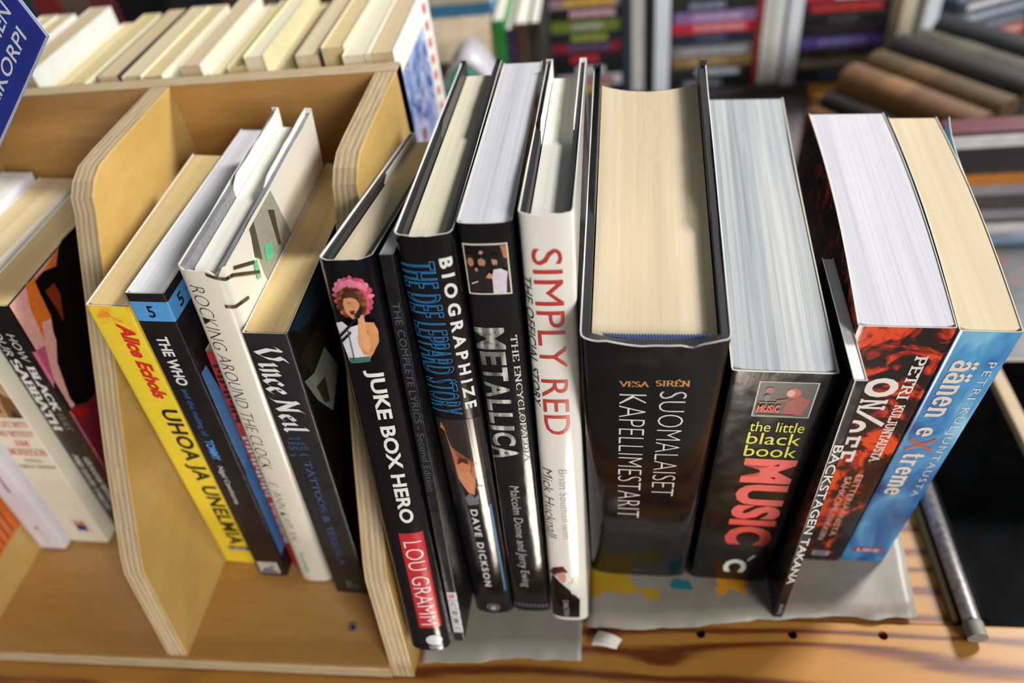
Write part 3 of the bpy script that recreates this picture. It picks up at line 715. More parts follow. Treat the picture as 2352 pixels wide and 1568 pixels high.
b.picture('cover_art', [('#0b0b0a', rect(TI + .5, 3, TI + 120, 206)), ('#12283a', [(TI + 2, 207), (TI + 70, 207), (TI + 50, 188), (TI + 20, 196), (TI + 10, 200)]), ('#1c1c10', [(TI + 4, 190), (TI + 30, 186), (TI + 60, 186), (TI + 60, 176), (TI + 10, 172)]), ('#737868', [(TI + .6, 178), (TI + 12, 172), (TI + 30, 172), (TI + 40, 150), (TI + 20, 138), (TI + 8, 158)]), ('#2e3024', [(TI + 10, 165), (TI + 22, 160), (TI + 20, 145), (TI + 14, 150)])], .25)
b.text('Vince', m_white, 201, 171, 1.6, 16.6, font=('pen', .23)); b.text('Neil', m_white, 169.5, 145.5, 1.6, 16.8, font=('pen', .23))
bl = plain('#44557c', .4)
b.text('with', bl, 140, 142.4, 4, 10, mode='A', shear=.3, name='author_lettering'); b.text('MIKE', bl, 136.4, 138.8, 3, 12, mode='A', font=SERIF, name='author_lettering'); b.text('SAGER', bl, 132.8, 135.4, 2.4, 13, mode='A', font=SERIF, name='author_lettering')
b.text('TATTOOS & TEQUILA', bl, 124, 30, 7.0, 11.2, font=SERIF, name='subtitle_lettering'); b.text('(', bl, 130, 127.6, 6.8, 11.4, name='subtitle_lettering'); b.text(')', bl, 130, 127.6, 1.4, 5, name='subtitle_lettering')
b.picture('publisher_label', [('#77787c', rect(8, 6, 8.8, 14)), ('#77787c', rect(10, 6, 10.8, 14)), ('#77787c', rect(12.4, 6, 15, 7)), ('#77787c', rect(12.4, 9, 15, 10))], .5)

# ---- on the open shelf, from the box to the rod
black_j = glossy_black('#0e0c0f', .12, .05)
m_bb = plain('#17171a', .55, .2, 500, bmp=.3)
b = hardcover('J', 'hardcover_book', 'black hardcover with a pink-haired singer and a red band, nearest the plywood box', black_j, m_bb, SAND, .0050, 2.1, inner=m_white)
def singer():
    hair = [(11.5 + (7.2 + .5 * sin(i * 5.1)) * cos(i * 2 * pi / 30), 213.5 + (9 + .6 * cos(i * 3.7)) * sin(i * 2 * pi / 30)) for i in range(30)]
    rs = random.Random(3)
    curl = [(rs.choice(['#c8566a', '#d87a90', '#b8485e']), ell(11.5 + 6.8 * cos(a), 213.5 + 8.6 * sin(a), rs.uniform(.8, 1.5), rs.uniform(.8, 1.5), 8)) for a in [i * .3 - .9 for i in range(17)]]
    curl2 = [(rs.choice(['#6e3c22', '#8a5430', '#54301c']), ell(11.2 + rs.uniform(4.0, 5.2) * cos(a), 212 + rs.uniform(4.8, 6.6) * sin(a), rs.uniform(.7, 1.2), rs.uniform(.7, 1.2), 8)) for a in [i * .22 - 1.0 for i in range(24)]]
    return [('#c8566a', hair)] + curl + [ ('#d87a90', [(5, 216), (8, 221), (12, 222.2), (16, 220), (17.6, 216), (14, 218), (9, 218)]), ('#7a4628', ell(11.2, 211.5, 5.2, 7.2, 18, .06))] + curl2 + [
        ('#d8d4da', [(3.6, 203), (6, 204), (8.5, 201.5), (13, 203), (13.6, 197), (14, 187), (5.5, 185.5), (4.4, 194)]),
        ('#3f6a62', [(5.6, 187), (13.8, 188), (13.6, 185.4), (5.8, 184.4)]),
        ('#c88a5a', [(13.2, 204), (17.4, 203), (18.2, 199), (17.8, 194), (14.6, 188), (11.8, 188.5), (10.6, 193), (12, 197), (15, 199)]),
        ('#d39a6a', [(10.4, 193.6), (13.4, 189.5), (14.8, 192), (14.6, 207), (12.8, 207.4)]), ('#c98c62', [(8, 212), (9, 215), (12.6, 215.6), (14, 212), (13, 207), (10.6, 205.4), (8.6, 208)]),
        ('#4a2c1c', [(8, 214), (10, 218), (13.5, 217.6), (14.4, 213.5), (11.5, 215), (9, 214.6)]), ('#5a2a1c', [(10, 209), (12, 209.4), (11.6, 207.4), (10.2, 207.6)]), ('#8a4c34', [(9.3, 212.6), (11, 213), (11, 212.2)]),
        ('#18161a', [(11.2, 206.6), (14, 210.6), (15.2, 209.8), (13, 205.6)]), ('#18161a', [(3.8, 197.4), (4.2, 196.4), (12.4, 205.6), (11.8, 206.2)]), ('#18161a', [(3.9, 195), (4.3, 194), (9, 199), (8.8, 200)]), ('#5c5860', rect(7.7, 186, 8.1, 201))]
b.picture('spine_photo', singer(), .25)
b.text('JUKE BOX HERO', m_white, 179.7, 93.3, 8.9, 17.2, bold=.03)
b.picture('spine_band', [('#b8282c', rect(8.3, 18.5, 19.6, 86.5))], .2)
b.text('LOU GRAMM', plain('#e0d8da', .3), 81, 21, 9.7, 18.2, bold=-.012, name='author_lettering')
b.picture('publisher_label', [('#c8c8cc', ell(14.5, 8.5, 4.2, 4)), ('#808088', [(11, 4), (18, 4), (17, 1.5), (12, 1.5)])], .3)
b = paperback('K', 'paperback_book', 'thin black lyrics paperback with a white lettered label low on its spine', glossy_black('#141315', .3), WHITE, r=.0006)
b.text('THE COMPLETE LYRICS - Second Edition', plain('#4a4c54', .5), 214, 112, 1.5, 4.6)
for i, (ch, c) in enumerate((('S', '#c8553c'), ('C', '#8f8a62'), ('I', '#8f8a62'), ('M', '#6e6a5a'), ('C', '#8f8a62'))):
    z1 = 40 - i * 6.6
    pc = b.picture('label_tile', [('#cfc9d0', rect(.7, z1 - 6.3, 5.5, z1))], .4); b.text(ch, plain(c, .5), z1 - 1.4, z1 - 4.8, 1.6, 4.6, bold=.04, name='label_lettering', off=.0003)

b = hardcover('L', 'hardcover_book', 'black hardcover with blue neon outline title and bold white vertical capitals', black_j, m_bb, IVORY, .0050, 2.2, inner=m_white, flap=.085, rec=.0058, rise=.0012, flap_m=plain('#2c2c30', .4))
b.text('BIOGRAPHIZE', m_white, 243.5, 164.5, 16.2, 21.0, bold=.035, track=1.55, name='series_lettering')
b.text('THE DEF LEPPARD STORY', plain('#2f8fd0', .3, metal=0), 242.5, 161.5, .9, 14.4, bold=.0, outline=.26, track=1.12)
b.picture('spine_photo', [('#2c2523', rect(1.2, 96, 21.5, 158)), ('#17151a', [(3, 96), (21.4, 96), (21.4, 124), (15, 112), (9, 118), (3, 124)]), ('#b5694a', [(2.6, 152), (3.6, 156), (4.8, 152), (5.6, 138), (6.4, 126), (10, 118), (14, 116), (17.8, 122), (17, 128), (16, 128), (15, 122), (12, 124), (8, 128), (6.2, 140), (4.6, 150)]),
    ('#c98660', [(6.4, 128), (12, 124), (14.6, 116), (13, 106), (10, 108), (6.6, 118)]), ('#c07a58', ell(10.6, 127, 3.2, 4.6)), ('#4a2a1c', [(7.4, 128), (9, 133), (12.6, 132), (13, 128), (10, 130)]), ('#c03030', [(14.6, 113), (18, 112), (18, 110), (15, 110)]),
    ('#6e6a70', [(8, 104), (11, 108), (13, 104), (15, 107), (14, 99), (9, 98)]), ('#5d8cb0', [(19.2, 98), (19.9, 98), (19.9, 22), (19.2, 22)])], .15)
b.text('DAVE DICKSON', m_white, 94.5, 27.5, 9.2, 12.8, bold=.02, track=1.3, name='author_lettering')
b.picture('publisher_label', [('#8f8d90', ell(11.4, 6.2, 3.6, 3.4)), ('#2a2a2c', ell(11.4, 6.2, 3.0, 2.8)), ('#b9b7b8', [(9.8, 5), (10.6, 8), (11.4, 6), (12.2, 8.4), (13.2, 5.2), (11.6, 4)])], .3)

b = paperback('M', 'paperback_book', 'black paperback with chrome letters and a framed band photo at the spine top', glossy_black('#111113', .11, .12), LILAC, r=.0028, n=2.6, th=.0005)
b.picture('spine_photo', [('#cfc9b4', rect(1.2, 221.0, 18.4, 244.4)), ('#0b0a0b', rect(1.8, 221.7, 17.8, 243.7)),
    ('#26201e', [(1.9, 222), (6.0, 222), (6.4, 232.6), (2, 234)]), ('#1c1816', [(6.2, 222), (10.8, 222), (10.8, 233), (6.4, 233.4)]), ('#2e2018', ell(3.5, 238, 1.5, 1.8)), ('#a8785c', ell(3.6, 236.3, 1.2, 2.0)), ('#a87a60', ell(7.9, 236.4, 1.4, 2.3)), ('#1a1010', ell(13.4, 237, 2.0, 3.4)), ('#b08468', ell(12.9, 236.8, 1.1, 2.2)), ('#3a2420', [(12.4, 235.4), (13.4, 235.4), (13.2, 234.2), (12.6, 234.2)]), ('#3a2820', [(7.2, 235), (8.6, 235), (8.3, 233.9), (7.5, 233.9)]), ('#a8704e', [(15.6, 243.6), (17.7, 243.6), (17.7, 238), (16.6, 238)]),
    ('#17110f', [(6.3, 237.4), (6.6, 239.4), (9.2, 239.6), (9.6, 237.2), (8, 238.4)]), ('#120c0c', [(11.6, 238), (12.4, 240), (14.4, 239.4), (15.6, 234), (14.4, 233.6), (14, 237.4)]),
    ('#d2c8d2', [(11.2, 222), (16.2, 222), (16.8, 228), (17.4, 232), (15, 233.6), (12.2, 233.2), (11.4, 230)]), ('#c08a6c', [(8.8, 229.6), (10.4, 231.8), (11.8, 230.6), (11.2, 229)]), ('#b88468', [(7.2, 240.6), (8, 242), (9.2, 241.2), (8.2, 240)]), ('#c0bcc0', [(3.2, 227), (5.8, 228.2), (5.8, 227.6), (3.2, 226.4)]), ('#b08064', ell(5.7, 233.4, .6, .9))], .3)
def chrome():
    m, nt, bb = nodes('chrome_letters'); f = noise(nt, coords(nt, (220, 1, 40)), 1.0, 2)
    nt.links.new(ramp(nt, f, [(.35, '#4c4e48'), (.5, '#86877f'), (.62, '#d8d6d0')]), bb.inputs['Base Color']); bb.inputs['Metallic'].default_value = .3; bb.inputs['Roughness'].default_value = .4; return m
m_ch = chrome()
for ch, z0, z1, x0, x1 in (('M', 204.5, 193.2, 1.0, 13.4), ('E', 191.8, 184.4, 2.0, 12.8), ('T', 183.4, 175.6, 2.0, 12.8), ('A', 175, 165.8, 2.0, 12.8), ('L', 164.6, 157.8, 2.0, 12.8), ('L', 156.6, 149.8, 2.0, 12.8), ('I', 148.4, 145.6, 2.0, 12.8), ('C', 144.2, 135.6, 2.0, 12.8), ('A', 134.8, 126.5, 1.0, 13.4)):
    b.text(ch, m_ch, z0, z1, x0, x1, bold=.03)
b.text('THE ENCYCLOPAEDIA', plain('#b9b6ae', .4), 200.5, 124, 15.6, 18.4, font=SERIF, name='subtitle_lettering')
b.text('Malcolm Dome and Jerry Ewing', plain('#b9b4b4', .3), 107.5, 23.5, 5.6, 11.4, shear=.1, bold=-.01, name='author_lettering')
b.picture('publisher_label', [('#55565c', rect(.6 + i * 2.2, 4.2, 2.0 + i * 2.2, 7.4)) for i in range(9)], .3)

def red_white_side():
    m = jacket_paper('#e4e0d6', .14, 'white_jacket'); return m
b = hardcover('N', 'hardcover_book', 'white jacketed hardcover with tall red capitals down its rounded spine', red_white_side(), m_bb, PALE, .0046, 2.7, flap=.085, flap_m=m_white, rise=.0020, rec=.0065, inner=m_white)
b.text('SIMPLY RED', plain('#b4342a', .25), 243.5, 147, 4.2, 15.5, bold=0); b.text('THE OFFICIAL STORY', plain('#26252c', .3), 230.5, 163.2, .35, 3.3, shear=.25, bold=.0, name='subtitle_lettering')
b.text('Mick Hucknall', plain('#3a372c', .3), 124.5, 73, 1.5, 6.0, shear=.2, bold=-.012, name='author_lettering'); b.text('Brian Southall with', plain('#8a8880', .3), 124, 73, 9.0, 13.0, bold=-.02, name='author_lettering')
b.picture('spine_photo', [('#0c0b0d', [(.4, 3), (15.6, 3), (16.2, 20), (13, 26), (11.4, 20), (9, 27), (6, 36), (2.2, 42), (.5, 30)]), ('#4a1c14', [(.8, 42), (3, 48), (8, 50), (10.6, 45), (8, 44), (5, 41)]), ('#c08c72', [(4, 43), (8.4, 45.6), (9.6, 41), (8.4, 35), (5.6, 38)]), ('#c8946e', [(13, 40), (15.6, 42), (16.4, 38), (14, 35), (12, 36)]), ('#e0dcd8', [(10, 34), (13, 36), (15, 33), (15.4, 24), (12, 26)])], .15)
b.text('CARLTON', plain('#b9b6b4', .3), 19.5, 4.5, 7.0, 9.8, bold=0, name='publisher_lettering')
b.picture('cover_art', [('#a04038', [(22 + .9 * i, 250 - 6 * (i % 3)), (22.5 + .9 * i, 250 - 6 * (i % 3)), (22.3 + .9 * i, 215 + 4 * (i % 4))]) for i in range(7)], .2)

b = hardcover('O', 'hardcover_book', 'thickest hardcover, glossy black jacket with thin white capitals and blue headband', glossy_black('#0b0c0f', .1, .03), m_bb, SAND, .0055, 4.0, bt=.0030, hollow=.006, ztop=ragged(11, .0011, ((.5, .12, .0022), (.585, .015, .002))), flap=.105, flap_m=plain('#3a3a3c', .4), inner=m_white, rec=.0068, rise=.0025)
pts = [(.0085 + (.0553 - .017) * i / 30, .0052 + .0009 * (abs(i / 15 - 1)) ** 3, b.H - .0040 - .0006 * (i / 15 - 1) ** 2) for i in range(31)]
def strand(ph):
    V = []; F = []
    for i in range(121):
        t = i / 4; k = min(29, int(t)); f = t - k; p = [pts[k][j] * (1 - f) + pts[k + 1][j] * f for j in range(3)]
        a = i * .9 + ph; c = (p[0], p[1] + .0007 * cos(a), p[2] + .0007 * sin(a))
        for q in range(6): V.append((c[0], c[1] + .0006 * cos(q * pi / 3), c[2] + .0006 * sin(q * pi / 3)))
    for i in range(120):
        for q in range(6): F.append((i * 6 + q, i * 6 + (q + 1) % 6, i * 6 + 6 + (q + 1) % 6, i * 6 + 6 + q))
    return V, F
V, F = strand(0); V2, F2 = strand(pi); F += [tuple(i + len(V) for i in f) for f in F2]; V += V2
mesh_obj('headband', V, F, plain('#2a5a9c', .5, .2, 900), b.root, None, True)
b.text('VESA', plain('#c07a2c', .4), 201.5, 205.4, 14.8, 26.6, mode='A', font=SERIF, name='author_lettering'); b.text('SIRÉN', plain('#c07a2c', .4), 202.3, 207.6, 29.0, 42.2, mode='A', font=SERIF, name='author_lettering')
tw = plain('#d4d2cc', .3)
b.text('SUOMALAISET', tw, 198.5, 107, 31.0, 41.6, bold=-.02); b.text('KAPELLIMESTARIT', tw, 196, 81, 14.9, 25.9, bold=-.02)
b.picture('publisher_mark', [('#55565a', rect(24 + i * 1.4, 9, 24.8 + i * 1.4, 10.8)) for i in range(5)], .4)

b = paperback('P', 'paperback_book', 'fat black paperback with yellow lower-case and huge coral capitals on the spine', glossy_black('#09080a', .15, .08), GREY, r=.0016, n=6, wave=.0012, th=.0007, bow=-.001)
b.picture('spine_photo', [('#a9a9a4', rect(11.8, 164.6, 35.6, 189.2)), ('#2b2928', rect(12.4, 165.2, 35.0, 188.6)), ('#8a2420', [(24, 167), (32, 167), (34, 177), (30, 180), (27, 178), (24.5, 175)]), ('#a83c30', ell(26.4, 182, 3.0, 3.4)), ('#d0907c', ell(25.4, 182, 1.7, 2.2)), ('#8c3430', ell(16.6, 183.6, 1.8, 2.0)), ('#7c2a26', [(20.4, 177), (25, 178.6), (25, 176.6), (20.4, 175.6)]), ('#5c5450', ell(16.2, 178.5, 1.2, 2.4)), ('#6e6a3e', rect(13.4, 175, 22, 175.6)), ('#6e6a3e', rect(14, 166, 29, 166.6))], .3)
b.text('MUSIC', plain('#d8403c', .3), 169, 174, 13.2, 22.6, mode='A', bold=.03, name='photo_lettering', off=.0009)
yl = plain('#cfd02c', .3)
b.text('the little', yl, 153.5, 161.0, 12.4, 35.4, mode='A', bold=.0); b.text('black', yl, 143.5, 152.6, 12.4, 35.6, mode='A', bold=.0); b.text('book', yl, 133.4, 142.6, 12.6, 35.6, mode='A', bold=.0)
b.text('MUSIC', plain('#dc5048', .3), 131.5, 45.5, 13.6, 37.6, bold=.05, track=1.04)
b.text('C', m_white, 27, 11, 17, 29.5, bold=.04, name='publisher_lettering'); b.picture('publisher_label', [('#d9d7d0', [(28.8, 25.6), (30.0, 26.8), (33, 33), (31.6, 33.4), (29.6, 29)])], .4)

b = paperback('Q', 'paperback_book', 'very thin black paperback jutting out, white capitals down its narrow spine', glossy_black('#161518', .2), WHITE, r=.0006)
b.text('BACKSTAGEN TAKANA', m_white, 159, 40, .9, 4.8, bold=.015); marks(b, '#8f8f94', 17, 6, 6, 1.5, 3.6, .6, 'publisher_mark')

def lava():
    m, nt, bb = nodes('lava_cover'); v = coords(nt, (1, 1, .8))
    f = noise(nt, v, 55, 5, .62, 1.6); g = noise(nt, v, 14, 2, .5, .5)
    ad = N(nt, 'ShaderNodeMath', operation='MULTIPLY_ADD'); ad.inputs[1].default_value = .8; nt.links.new(g, ad.inputs[0]); nt.links.new(f, ad.inputs[2])
    nt.links.new(ramp(nt, ad.outputs[0], [(.83, '#100a0c'), (.90, '#35100d'), (.96, '#a82a14'), (1.0, '#d4481a')]), bb.inputs['Base Color'])
    bb.inputs['Roughness'].default_value = .2; return m
b = paperback('R', 'paperback_book', 'paperback with red and black lava-like spine and rough white capitals', lava(), LILAC, bow=.0035, r=.0014, n=8)
rough_w = plain('#dcd6d0', .4)
b.text('O', rough_w, 172, 158.5, 11.7, 25.8, bold=.05); b.text('N', rough_w, 157, 149.2, 11.8, 24.4, font=SLAB); b.picture('title_stroke', [('#dcd6d0', [(11.6, 150.2), (12.2, 147.4), (26.2, 136.6), (27.0, 139.2)])], .4, off=.00025); b.text('O', rough_w, 141, 131, 8.2, 19.6, bold=.05); b.text('F', rough_w, 128.5, 119, 8.4, 19.6, font=SLAB); b.text('F', rough_w, 116.5, 106.5, 8.8, 20.2, font=SLAB)
b.text('PETRI', rough_w, 187, 157.5, 26.8, 31.9, font=SLAB, name='author_lettering'); b.text('KULJUNTAUSTA', rough_w, 153.5, 107.5, 27.6, 32.3, font=SLAB, name='author_lettering')
sub = plain('#d89a84', .4)
b.text('EETTERIÄÄNISTÄ', sub, 95, 31, 25.4, 29.2, bold=.01, name='subtitle_lettering')
b.text('SÄHKÖMUSIIKKIIN', sub, 93, 26, 20.4, 24.2, bold=.01, name='subtitle_lettering')
b.picture('publisher_label', [('#9a9aa6', rect(21, 7, 30, 12)), ('#3c3a48', rect(22, 8.5, 28.5, 10.6))], .4)

def sky_cover():
    m, nt, bb = nodes('blue_cloud_cover'); v = coords(nt, (1, 1, .55))
    f = noise(nt, v, 34, 4, .55, .8)
    nt.links.new(ramp(nt, f, [(.32, '#223c74'), (.45, '#2f6aa4'), (.56, '#4f94c4'), (.68, '#8fc4dc')]), bb.inputs['Base Color']); bb.inputs['Roughness'].default_value = .16; return m
b = paperback('S', 'paperback_book', 'cloudy blue paperback with cream lower-case title, last upright book of the row', sky_cover(), SAND, bow=.0035, r=.0016, n=7)
ivt = plain('#dccdbc', .35)
b.text('äänen', ivt, 184, 144, 3.6, 14.2, font=('serif', .19, .08, .12)); b.text('e', ivt, 136, 128.5, 3.8, 11.0, font=('serif', .19, .08, .12)); b.text('X', plain('#b85028', .35), 127.5, 116.5, 2.6, 14.8, font=SERIF); b.text('treme', ivt, 114.5, 75.5, 3.6, 13.2, font=('serif', .19, .08, .12))
b.text('PETRI KULJUNTAUSTA', plain('#d8d0c4', .35), 183, 75.5, 16.2, 20.6, bold=-.005, track=1.25, name='author_lettering')
b.picture('publisher_label', [('#a03038', rect(4.2, 11.6, 19.6, 17.2))], .4); b.text('LIKE', plain('#d8c8cc', .4), 12.8, 16, 6, 18, mode='A', bold=.03, name='label_lettering', off=.0004)
# the blue book's right cover gapes open at the back
V = []; F = []
for i in range(9):
    t = i / 8; y = .150 * (.55 + .45 * t); x = .0239 + b.shift(y) + .0060 * t ** 3
    for xx in (x, x + .0004): V += [(xx, y, .001), (xx, y, .2005 + .0008 * t)]
for i in range(8):
    a = i * 4; F += [(a, a + 1, a + 5, a + 4), (a + 2, a + 6, a + 7, a + 3), (a + 1, a + 3, a + 7, a + 5), (a, a + 4, a + 6, a + 2)]
F += [(0, 2, 3, 1), (32, 33, 35, 34)]
mesh_obj('gaping_cover', V, F, plain('#b9c4bc', .4), b.root)

# ================================================================ paperbacks standing behind the box
ORD = ['first', 'second', 'third', 'fourth', 'fifth', 'sixth', 'seventh', 'eighth', 'ninth', 'tenth', 'eleventh', 'twelfth', 'thirteenth', 'fourteenth', 'fifteenth', 'sixteenth', 'seventeenth', 'eighteenth', 'nineteenth', 'twentieth', 'twenty-first', 'twenty-second']
rb = empty('rear_shelf', (0, .42, .07)); tag(rb, 'rear pine shelf board that carries the row of yellowed paperbacks', 'shelf')
for nm, lo, hi in (('shelf_board', (-1.2, 0, -.018), (-.045, .30, 0)), ('support_panel', (-1.2, .002, -.94), (-.05, .02, -.018))):
    bm_obj(nm, box(lo, hi, .001), wood_face('#a5743c', '#b5854a', '#c49458', (3, 20, 20)), rb)
YEL = [paper_edges('#bfae84', '#d3c49c', '#e0d4b0', 500), paper_edges('#c0ad7a', '#cfbd8c', '#d8c89a', 500), paper_edges('#cfc7a4', '#ddd6b8', '#e6e0c6', 500), paper_edges('#b9a580', '#cbb892', '#d6c6a2', 500)]
CV = ['#d8d2b0', '#cfd0bc', '#e0dcc0', '#1c1c1e', '#cfc69a', '#c9ccc4', '#dcdad0', '#c8bfa4', '#d2cfa8']
x = -.408; rnd = random.Random(5); i = 0
wid = [.013, .014, .012, .0155, .0125, .013, .0115, .0145, .012, .014, .013, .0125, .0150, .0115, .012, .0155, .0165, .0135, .0140, .0150]
for w in wid:
    h = rnd.choice([.176, .178, .181, .183, .186, .189]); d = rnd.uniform(.104, .114); y = .424 + rnd.uniform(-.002, .006)
    last = i == len(wid) - 1
    if last: h = .186; y = .424; d = .110
    bname = 'paperback_book'
    lab = ('white-edged paperback with blue picture cover and red letters, end of the rear row' if last else
           '%s yellowed paperback from the left in the row behind the plywood box' % ORD[i])
    root = empty(bname, (x, y, .0702)); tag(root, lab, 'book', None if last else 'paperbacks behind the plywood box'); root.rotation_euler.z = radians(rnd.uniform(-.6, .6))
    cm = plain(CV[(i * 4 + 2) % len(CV)] if not last else '#e2e0d8', .4, .05, 60); t = .0005
    bm_obj('cover', box((0, 0, 0), (t, d, h)), cm, root); bm_obj('cover', box((w - t, 0, 0), (w, d, h)), cm, root); bm_obj('spine', box((t, d - t, 0), (w - t, d, h)), cm, root)
    bm_obj('pages', box((t, .0006 + rnd.uniform(0, .0015), .0004), (w - t, d - t, h - rnd.uniform(.0003, .0012))), YEL[i % 4], root)
    if last:
        def quad(name, pts, m): return mesh_obj(name, [(w + .0002, a, c) for a, c in pts], [tuple(range(len(pts)))], m, root)
        def art():
            m, nt, bb = nodes('picture_cover'); f = noise(nt, coords(nt), 45, 4, .6, .8)
            nt.links.new(ramp(nt, f, [(.34, '#2a3c84'), (.46, '#7c94c8'), (.54, '#b8c4d8'), (.6, '#5c3c5c'), (.7, '#8a3a34')]), bb.inputs['Base Color']); bb.inputs['Roughness'].default_value = .3; return m
        quad('cover_picture', [(.006, .06), (.082, .06), (.082, .168), (.006, .168)], art()); quad('cover_patch', [(.03, .062), (.07, .062), (.066, .085), (.035, .09)], plain('#b8402c', .4))
        bm = bmesh.new()
        for k in range(9):
            z = .178 - k * .0115; bm2 = [bm.verts.new(v) for v in ((w + .0004, .090, z), (w + .0004, .099, z - .001), (w + .0004, .098, z - .0075), (w + .0004, .0905, z - .006))]; bm.faces.new(bm2)
        bm_obj('cover_marks', bm, plain('#cc4a34', .4), root)
    x += w + .0006; i += 1

# ================================================================ things further back
bt = empty('low_table', (0, .75, -.075)); tag(bt, 'dark low table behind the books that carries the white rack', 'table')
bm_obj('table_top', box((-.14, -.02, -.02), (1.1, .6, 0), .002), plain('#6e6666', .5), bt)
for xx, yy in ((-.11, .02), (1.05, .02), (-.11, .55), (1.05, .55)): bm_obj('leg', box((xx, yy, -.805), (xx + .04, yy + .04, -.02)), plain('#3c3632', .6), bt)
rk = empty('white_rack', (0, 1.0, -.0745)); tag(rk, 'white upright rack of cassette cases in the blurred background', 'rack')
wm = plain('#e6eaf0', .5, .03, 20); gm = plain('#5a5652', .6)
UP_X = [(-.104, -.087), (.0475, .0665), (.211, .2275), (.371, .388)]
for a, c in UP_X: bm_obj('upright', box((a, 0, .013), (c, .15, .42), .0015), wm, rk)
bm_obj('rack_base', box((-.104, .0, .001), (.60, .15, .013), .001), gm, rk); bm_obj('rack_back', box((-.104, .15, .001), (.60, .156, .42)), plain('#2c2a28', .7), rk)
BAY = ['first', 'second', 'third', 'fourth']
STACK = [
 (-.084, .088, ['#26262a', '#c8c8cc', '#17171a', '#1c1c22', '#8a2028', '#20242c', '#6c7a2c', '#1a1a1c', '#9a8088', '#2a2a2e'], ['#c9a21c', '#a02a2a', '#dcdce0', '#c02830', '#3c4c6c', '#8c9a3c', '#9aa08c', '#c8a0a8']),
 (.0705, .100, ['#1a1c20', '#23262c', '#8a7444', '#7d7a78', '#1f2a3c', '#c02830', '#8c6c9c', '#2a2c28', '#3c4430'], ['#7d8498', '#c0c4d0', '#a8905c', '#a0a0a4', '#40506c', '#d88c90', '#b09cc0']),
 (.2315, .098, ['#30404c', '#8c8270', '#2a2a24', '#5c50a0', '#1c1a1e', '#201c20', '#2c1418', '#b8283c', '#2a2426'], ['#5c7c94', '#b0a48c', '#4a4a3c', '#8c84c8', '#24222a', '#3c3438', '#b8302c', '#dce0e4']),
]
for bi, (x0, w, cols, labs) in enumerate(STACK):
    z = -.0610; rr = random.Random(bi + 3)
    for k, c in enumerate(cols):
        th = .0145; ox = rr.uniform(-.0015, .0015)
        root = empty('cassette_case', (x0 + ox, 1.004 + rr.uniform(0, .006), z)); th2 = th - .0006
        tag(root, 'flat case %s from the bottom in the %s bay of the rack' % (ORD[k], BAY[bi]), 'case', 'cases stacked in the white rack')
        bm_obj('case', box((0, 0, 0), (w, .07, th2), .0006), plain(c, .35, .12, 80), root)
        lc = labs[k % len(labs)]; a = w * rr.uniform(.05, .35); e = w * rr.uniform(.6, .95)
        bm_obj('spine_label', box((a, -.0004, .003), (e, .0002, th2 - .003)), plain(lc, .5, .3, 150), root)
        z += th
def upright_book(x, y, z, w, d, h, color, label, rz=0, ry=0, cat='book', name='upright_book', group=None, band=None):
    root = empty(name, (x, y, z), (0, radians(ry), radians(rz))); tag(root, label, cat, group)
    m = plain(color, .45, .1, 60); r = min(.004, w * .3)
    bm_obj('cover', box((0, .0, 0), (w, d, h), r * .5, 3), m, root)
    bm_obj('pages', box((w * .1, .004, .003), (w * .9, d + .0003, h + .0004)), PALE, root)
    if band: bm_obj('spine_label', box((w * .12, -.0004, h * band[1]), (w * .88, .0003, h * band[2])), plain(band[0], .5), root)
    return root
for x, w, h, c, lb in ((.0055, .012, .16, '#26303c', 'slate upright book beside the cassette stack in the first bay'), (.0180, .016, .17, '#c8c4c0', 'white upright book in the first bay of the white rack'), (.0350, .011, .16, '#15171a', 'black upright book against the second white upright')):
    upright_book(x, 1.006, -.0613, w, .12, h, c, lb)
for x, w, h, c, lb in ((.1725, .008, .15, '#8c2a28', 'narrow dark red upright book in the second bay'), (.1812, .012, .17, '#d2cfc4', 'cream upright book in the second bay of the rack'), (.1940, .014, .16, '#e2e4e0', 'white upright book leaning by the third white upright')):
    upright_book(x, 1.006, -.0613, w, .12, h, c, lb)
for x, w, h, c, lb in ((.3315, .012, .15, '#6a5c4c', 'brown upright book in the third bay of the rack'), (.3445, .017, .105, '#cfc6a8', 'short cream upright book in the third bay')):
    upright_book(x, 1.004, -.0613, w, .12, h, c, lb)
# tilted flat cases in the fourth bay
cols = ['#c8ccd4', '#a85838', '#c87a74', '#3c4450', '#6c7888', '#28303c', '#7c8c9c', '#20242c', '#5c6470', '#39404c']
for k, c in enumerate(cols):
    root = empty('film_case', (.407, 1.0, -.0612 + k * .0148), (0, radians(0), radians(24))); tag(root, 'slanting flat case in the fourth bay, %s from the bottom' % ORD[k], 'case', 'cases lying askew in the fourth bay')
    bm_obj('case', box((0, 0, 0), (.125, .04, .0142), .0006), plain(c, .35, .12, 80), root); bm_obj('spine_label', box((.015, -.0004, .004), (.11, .0002, .0105)), plain(['#e8ecf0', '#d8a08c', '#d8a49c', '#8c94a4', '#aab4c0'][k % 5], .5, .3, 150), root)
bag = upright_book(.5200, 1.03, -.0612, .05, .10, .165, '#d4d4d8', 'pale grey upright box at the far end of the white rack', cat='box', name='storage_box')

gb = empty('gift_box', (.245, .955, -.0747)); tag(gb, 'small golden box on the low table behind the white-topped paperback', 'box')
bm_obj('box_body', box((0, 0, 0), (.06, .035, .012), .001), plain('#b8842c', .4), gb); bm_obj('box_lid', box((-.001, -.001, .012), (.061, .036, .017), .001), plain('#c48e34', .4), gb)
